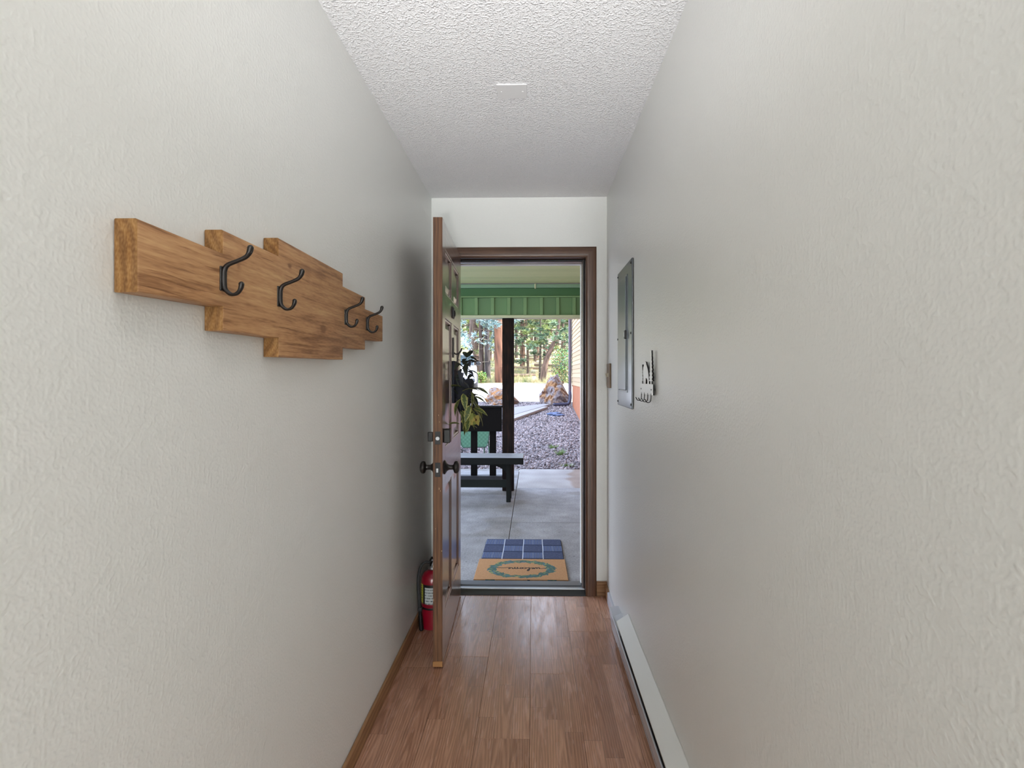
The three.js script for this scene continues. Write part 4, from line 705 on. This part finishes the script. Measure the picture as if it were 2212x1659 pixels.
// ---- car on the driveway
{
  const c = group('car', -3.42, hgt(0, 23.6) + .014, 23.6); tag(c, 'white car parked on the driveway behind the hanging basket', 'car'); c.rotation.y = .10;
  const paint = phys([214, 220, 232], { roughness: .3, clearcoat: 1, clearcoatRoughness: .06 }), glass = phys([40, 48, 58], { roughness: .08, clearcoat: 1 });
  const ext = (pts, w, bev = .06) => { const s = new THREE.Shape(); pts.forEach(([z, y], i) => i ? s.lineTo(z, y) : s.moveTo(z, y)); s.closePath(); const g = new THREE.ExtrudeGeometry(s, { depth: w - 2 * bev, bevelEnabled: true, bevelThickness: bev, bevelSize: bev, bevelOffset: -bev, bevelSegments: 3 }); g.translate(0, 0, -(w / 2 - bev)); g.rotateY(-Math.PI / 2); return toCreasedNormals(g, .7); };
  mesh('body', ext([[-2.25, .32], [2.2, .28], [2.28, .55], [2.2, .82], [1.9, .95], [1.0, 1.05], [-2.1, 1.08], [-2.3, .8]], 1.82, .09), paint, c);
  mesh('cabin', ext([[1.02, 1.04], [.25, 1.50], [-1.5, 1.54], [-2.1, 1.06]], 1.6, .08), glass, c);
  mesh('roof', ext([[.20, 1.50], [.0, 1.58], [-1.4, 1.60], [-1.62, 1.52]], 1.46, .03), paint, c);
  for (const x of [-.86, .86]) for (const z of [1.42, -1.4]) { const t = new THREE.TorusGeometry(.25, .095, 12, 28); t.rotateY(Math.PI / 2); t.translate(x, .345, z); const w = mesh('wheel', t, M.rubber, c); const h = cyl(.19, .19, .12, 20); h.rotateZ(Math.PI / 2); h.translate(x, .345, z); mesh('hub', h, M.alu, w); }
  for (const x of [-1, 1]) { const m = new THREE.SphereGeometry(.12, 16, 12); m.scale(1.0, .75, .6); m.translate(x * .99, 1.12, .62); mesh('mirror', m, M.black, c); mesh('headlight', new RoundedBoxGeometry(.34, .13, .2, 3, .04).translate(x * .62, .74, 2.16), phys([220, 226, 232], { roughness: .1 }), c); }
  mesh('grille', new RoundedBoxGeometry(.8, .2, .06, 2, .02).translate(0, .62, 2.24), M.black, c);
  mesh('bumper', new RoundedBoxGeometry(1.7, .18, .16, 2, .05).translate(0, .40, 2.2), std([60, 64, 72], { roughness: .6 }), c);
}
// ---- forest
function tri3(pos, col, a, b, c, k) { pos.push(...a, ...b, ...c); for (let i = 0; i < 3; i++) col.push(...k); }
function stick(pos, col, a, b, r0, r1, k) { const d = new THREE.Vector3(b[0] - a[0], b[1] - a[1], b[2] - a[2]).normalize(), u = new THREE.Vector3(0, 1, .01).cross(d).normalize(), v = new THREE.Vector3().crossVectors(d, u); const P = (o, r, t) => { const c = Math.cos(t) * r, s = Math.sin(t) * r; return [o[0] + u.x * c + v.x * s, o[1] + u.y * c + v.y * s, o[2] + u.z * c + v.z * s]; }; for (let i = 0; i < 3; i++) { const t0 = i * 2.0944, t1 = t0 + 2.0944; tri3(pos, col, P(a, r0, t0), P(a, r0, t1), P(b, r1, t0), k); tri3(pos, col, P(b, r1, t0), P(a, r0, t1), P(b, r1, t1), k); } }
function geoOf(pos, col) { const g = new THREE.BufferGeometry(); g.setAttribute('position', new THREE.Float32BufferAttribute(pos, 3)); if (col) g.setAttribute('color', new THREE.Float32BufferAttribute(col, 3)); g.computeVertexNormals(); return g; }
M.bark = std([255, 255, 255], { vertexColors: true, roughness: .95 }); M.needles = std([255, 255, 255], { vertexColors: true, roughness: .8, side: THREE.DoubleSide });
const lin = (c) => { const q = srgb(...c); return [q.r, q.g, q.b]; };
function conifer(o) {   // {H, R, c0, BL, nb, tufts, needles, len, bark, leaf:[dark, light], droop, pts}
  const root = new THREE.Group();
  const pts = o.pts ?? [[0, -.3, 0], [rr(-.1, .1), o.H * .3, rr(-.1, .1)], [rr(-.2, .2), o.H * .65, rr(-.2, .2)], [rr(-.2, .2), o.H, rr(-.2, .2)]];
  const tg = sweep(pts, [o.R * 1.18, o.R, o.R * .8, o.R * .55, o.R * .12], { seg: 26, ring: 14, closedEnds: false }), tp = tg.attributes.position, tn = tg.attributes.normal, tc = [], bk = lin(o.bark), bd = lin(o.bark.map((q) => q * .55));
  for (let i = 0; i < tp.count; i++) { const x = tp.getX(i), y = tp.getY(i), z = tp.getZ(i), a = Math.atan2(tn.getZ(i), tn.getX(i)), n = pn(a * 3.2 + 20, y * 1.6, 4096, 4096, 111) + .5 * pn(a * 7 + 20, y * 4, 4096, 4096, 112), k = smooth(-.35, .3, n); tc.push(...[0, 1, 2].map((q) => lerp(bd[q], bk[q], k))); tp.setXYZ(i, x + tn.getX(i) * n * o.R * .12, y, z + tn.getZ(i) * n * o.R * .12); }
  tg.setAttribute('color', new THREE.Float32BufferAttribute(tc, 3)); tg.computeVertexNormals();
  const trunk = mesh('trunk', tg, M.bark, root); trunk.name = 'trunk';
  const curve = new THREE.CatmullRomCurve3(pts.map((p) => new THREE.Vector3(...p)));
  const bp = [], bc = [], fp = [], fc = [], bcol = lin(o.bark.map((q) => q * .8)), ld = lin(o.leaf[0]), ll = lin(o.leaf[1]);
  for (let i = 0; i < o.nb; i++) {
    const t = o.c0 + (1 - o.c0) * Math.pow((i + rnd()) / o.nb, .9), P = curve.getPoint(clamp(t, 0, 1)), a = i * 2.4 + rr(-.4, .4), L = o.BL * (1 - .78 * (t - o.c0) / (1 - o.c0)) * rr(.65, 1.1), dr = o.droop;
    const at = (q) => [P.x + Math.cos(a) * L * q, P.y + (q * (.22 - .3 * dr) - q * q * .35 * dr) * L, P.z + Math.sin(a) * L * q];
    stick(bp, bc, at(0), at(.5), .035 * (1 - t * .5), .02, bcol); stick(bp, bc, at(.5), at(1), .02, .006, bcol);
    for (let k = 0; k < o.tufts; k++) {
      const q = .3 + .75 * Math.sqrt((k + rnd()) / o.tufts), s = at(q), sp = L * .20 * (1.25 - q * .6), c = [s[0] + rr(-sp, sp), s[1] + rr(-sp, sp) * .5, s[2] + rr(-sp, sp)], m = rnd();
      const kc = [0, 1, 2].map((z) => lerp(ld[z], ll[z], m));
      for (let n = 0; n < o.needles; n++) {
        const th = rnd() * 6.283, ph = rr(-.5, 1.1), l = o.len * rr(.6, 1.2), dir = [Math.cos(th) * Math.cos(ph) + Math.cos(a) * .5, Math.sin(ph) - dr * .25, Math.sin(th) * Math.cos(ph) + Math.sin(a) * .5], w = o.len * .12, e = [-Math.sin(th) * w, rr(-w, w), Math.cos(th) * w];
        tri3(fp, fc, [c[0] - e[0], c[1] - e[1], c[2] - e[2]], [c[0] + e[0], c[1] + e[1], c[2] + e[2]], [c[0] + dir[0] * l, c[1] + dir[1] * l, c[2] + dir[2] * l], kc);
      }
    }
  }
  for (let i = 0; i < (o.dead ?? 6); i++) { const t = rr(.08, o.c0), P = curve.getPoint(t), a = rnd() * 6.283, L = rr(.3, 1.2); stick(bp, bc, [P.x, P.y, P.z], [P.x + Math.cos(a) * L, P.y + rr(-.1, .25) * L, P.z + Math.sin(a) * L], .02, .006, lin([150, 136, 122])); }
  mesh('branches', geoOf(bp, bc), M.bark, root).userData.kind = 'stuff'; mesh('foliage', geoOf(fp, fc), M.needles, root).userData.kind = 'stuff'; return root;
}
const GREEN = [[66, 88, 54], [150, 168, 116]], GREEN2 = [[60, 84, 62], [140, 164, 130]], BLUE = [[96, 124, 122], [190, 212, 214]], YG = [[92, 112, 58], [178, 188, 122]];
const kinds = [
  conifer({ H: 13, R: .17, c0: .28, BL: 2.6, nb: 44, tufts: 16, needles: 9, len: .34, bark: [120, 92, 76], leaf: GREEN, droop: .5 }),
  conifer({ H: 15, R: .20, c0: .24, BL: 2.8, nb: 46, tufts: 16, needles: 9, len: .36, bark: [104, 84, 74], leaf: GREEN2, droop: .4 }),
  conifer({ H: 6.5, R: .09, c0: .25, BL: 1.7, nb: 36, tufts: 13, needles: 9, len: .26, bark: [104, 86, 72], leaf: YG, droop: .2 }),
  conifer({ H: 5, R: .07, c0: .16, BL: 1.4, nb: 34, tufts: 12, needles: 9, len: .24, bark: [110, 92, 78], leaf: GREEN2, droop: .3 }),
  conifer({ H: 14, R: .13, c0: .22, BL: 2.2, nb: 44, tufts: 15, needles: 9, len: .34, bark: [96, 80, 72], leaf: GREEN, droop: .6 }),
];
function plant(root, name, x, d, turn, scale, label, groupName) {
  const t = root.clone(); t.name = numbered(name); scene.add(t); t.position.set(x, hgt(x, d), -d); t.rotation.y = turn; t.scale.setScalar(scale); tag(t, label, 'tree'); if (groupName) t.userData.group = groupName; return t;
}
// the trees one can tell apart
plant(conifer({ H: 15, R: .22, c0: .34, BL: 2.6, nb: 36, tufts: 15, needles: 9, len: .34, bark: [126, 88, 68], leaf: GREEN, droop: .5, dead: 3 }), 'pine_tree', -1.80, 28.4, .4, 1, 'thick orange-barked pine just left of the porch post');
plant(conifer({ H: 9, R: .13, c0: .30, BL: 2.7, nb: 56, tufts: 24, needles: 12, len: .26, bark: [112, 96, 86], leaf: BLUE, droop: .75, dead: 2 }), 'blue_spruce', -3.35, 28.6, 1.2, 1, 'silvery blue spruce boughs hanging at the left of the view');
plant(conifer({ H: 13, R: .14, c0: .36, BL: 2.2, nb: 30, tufts: 13, needles: 9, len: .32, bark: [98, 82, 76], leaf: GREEN2, droop: .5 }), 'pine_tree', -3.02, 31.2, 2.1, 1, 'slim dark pine trunk, left one of a pair beyond the car');
plant(conifer({ H: 13, R: .16, c0: .36, BL: 2.2, nb: 30, tufts: 13, needles: 9, len: .32, bark: [84, 76, 76], leaf: GREEN2, droop: .5 }), 'pine_tree', -2.66, 31.0, 3.3, 1, 'slim blackish pine trunk, right one of a pair beyond the car');
plant(conifer({ H: 6, R: .15, c0: .42, BL: 1.8, nb: 26, tufts: 14, needles: 9, len: .26, bark: [118, 96, 84], leaf: GREEN2, droop: .2, pts: [[0, -.3, 0], [.28, 1.2, 0], [.55, 1.85, .1], [.92, 2.95, .1], [1.2, 5.2, -.1]] }), 'leaning_pine', .44, 29.2, 0, 1, 'crooked pine leaning to the right at the driveway edge');
plant(conifer({ H: 5.4, R: .07, c0: .34, BL: 1.3, nb: 22, tufts: 11, needles: 9, len: .24, bark: [86, 78, 66], leaf: YG, droop: .3 }), 'pine_tree', .36, 29.9, .8, 1, 'thin straight young pine right behind the leaning pine');
// the rest of the forest
const spots = [[-.9, 44, 0], [.15, 47, 4], [1.05, 46, 1], [2.35, 42, 4], [-2.35, 37, 0], [-4.1, 38, 1], [-5.0, 43, 4], [1.9, 34.5, 2], [-.35, 36, 3], [-3.9, 33.5, 2], [2.9, 39, 0]];
for (let i = 0; i < 74; i++) { const d = 36 + Math.pow((i + rnd()) / 74, .85) * 78, x = -.022 * d + (rnd() * 2 - 1) * (d * .16 + 3.5); if (d < 46 && Math.abs(x - .4) < 1.6) continue; spots.push([x, d, i % 5]); }
for (let i = 0; i < 26; i++) { const d = rr(48, 120), s = i % 2 ? 1 : -1; spots.push([-.022 * d + s * (d * .16 + 4 + rnd() * 16), d, i % 5]); }
for (const [x, d, k] of spots) plant(kinds[k], k === 2 || k === 3 ? 'young_pine' : 'pine_tree', x, d, rnd() * 6.283, rr(.85, 1.2), k === 2 || k === 3 ? 'young bushy pine deep in the forest behind the driveway' : 'tall pine deep in the forest behind the driveway', k === 2 || k === 3 ? 'young pines in the forest' : 'tall pines in the forest');
// shrub by the corner, low growth by the drive
function leafy(n, rx, ry, rz, len, cols) { const fp = [], fc = [], A = lin(cols[0]), B = lin(cols[1]); for (let i = 0; i < n; i++) { const u = rr(-1, 1), a = rnd() * 6.283, r = Math.pow(rnd(), .4), s = Math.sqrt(1 - u * u), c = [Math.cos(a) * s * r * rx, (u * r + 1) * ry, Math.sin(a) * s * r * rz], k = [0, 1, 2].map((q) => lerp(A[q], B[q], rnd())), d = new THREE.Vector3(rr(-1, 1), rr(-.6, .8), rr(-1, 1)).normalize().multiplyScalar(len * rr(.6, 1.2)), e = new THREE.Vector3(rr(-1, 1), rr(-1, 1), rr(-1, 1)).cross(d).normalize().multiplyScalar(len * .28); const p0 = c, p1 = [c[0] + d.x * .5 + e.x, c[1] + d.y * .5 + e.y, c[2] + d.z * .5 + e.z], p2 = [c[0] + d.x, c[1] + d.y, c[2] + d.z], p3 = [c[0] + d.x * .5 - e.x, c[1] + d.y * .5 - e.y, c[2] + d.z * .5 - e.z]; tri3(fp, fc, p0, p1, p2, k); tri3(fp, fc, p0, p2, p3, k); } return geoOf(fp, fc); }
function shrub(x, d, rx, ry, n, cols, label, len = .09) { const s = group('shrub', x, hgt(x, d), d); tag(s, label, 'shrub'); const bp = [], bc = []; for (let i = 0; i < 9; i++) { const a = i * .7; stick(bp, bc, [0, -.05, 0], [Math.cos(a) * rx * .6, ry * 1.3, Math.sin(a) * rx * .6], .018, .006, lin([110, 92, 76])); } mesh('stems', geoOf(bp, bc), M.bark, s); mesh('foliage', leafy(n, rx, ry, rx, len, cols), M.needles, s); }
shrub(1.52, 27.4, .62, .95, 1700, [[62, 80, 48], [134, 150, 98]], 'leafy green shrub at the driveway edge beside the downspout', .11);
shrub(.98, 26.9, .30, .22, 360, [[120, 116, 96], [176, 168, 140]], 'low dry bush at the foot of the leafy shrub');
shrub(-2.72, 27.9, .26, .30, 380, [[84, 112, 52], [140, 160, 84]], 'bright green weeds growing behind the parked car', .13);
for (let i = 0; i < 7; i++) { const d = [33, 36, 40, 43, 38, 50, 52][i], x = [-.4, .9, -.6, 1.6, 2.0, .9, -.8][i], g = cyl(.09, .12, rr(2, 4), 10); g.rotateZ(Math.PI / 2 + rr(-.06, .06)); g.rotateY(rr(-.5, .5)); const m = mesh('fallen_log', g, std([128, 108, 92], { roughness: .95 })); m.position.set(x, hgt(x, d) + .08, -d); tag(m, 'fallen grey-brown log on the forest floor', 'log', { group: 'fallen logs among the trees' }); }
{
  const g = weedGeo(14, .34, .2), N = 5200, im = new THREE.InstancedMesh(g, std([255, 255, 255], { side: THREE.DoubleSide, roughness: .9 }), N), m = new THREE.Matrix4(), C = new THREE.Color();
  for (let i = 0; i < N; i++) { const d = 28.2 + Math.pow(rnd(), 1.5) * 50, x = -.022 * d + rr(-1, 1) * (d * .2 + 2), s = rr(.5, 1.2); m.makeRotationY(rnd() * 6); m.scale(new THREE.Vector3(s, s, s)).setPosition(x, hgt(x, d) - .02, -d); im.setMatrixAt(i, m); const k = rnd(); C.setRGB((k < .6 ? 190 : 130) / 255, (k < .6 ? 176 : 140) / 255, (k < .6 ? 136 : 92) / 255, THREE.SRGBColorSpace); im.setColorAt(i, C); }
  im.name = 'dry_grass'; finish(im); tag(im, 'straw-coloured dry grass covering the forest floor', 'grass', { kind: 'stuff' }); scene.add(im);
}
renderer.render(scene, camera);
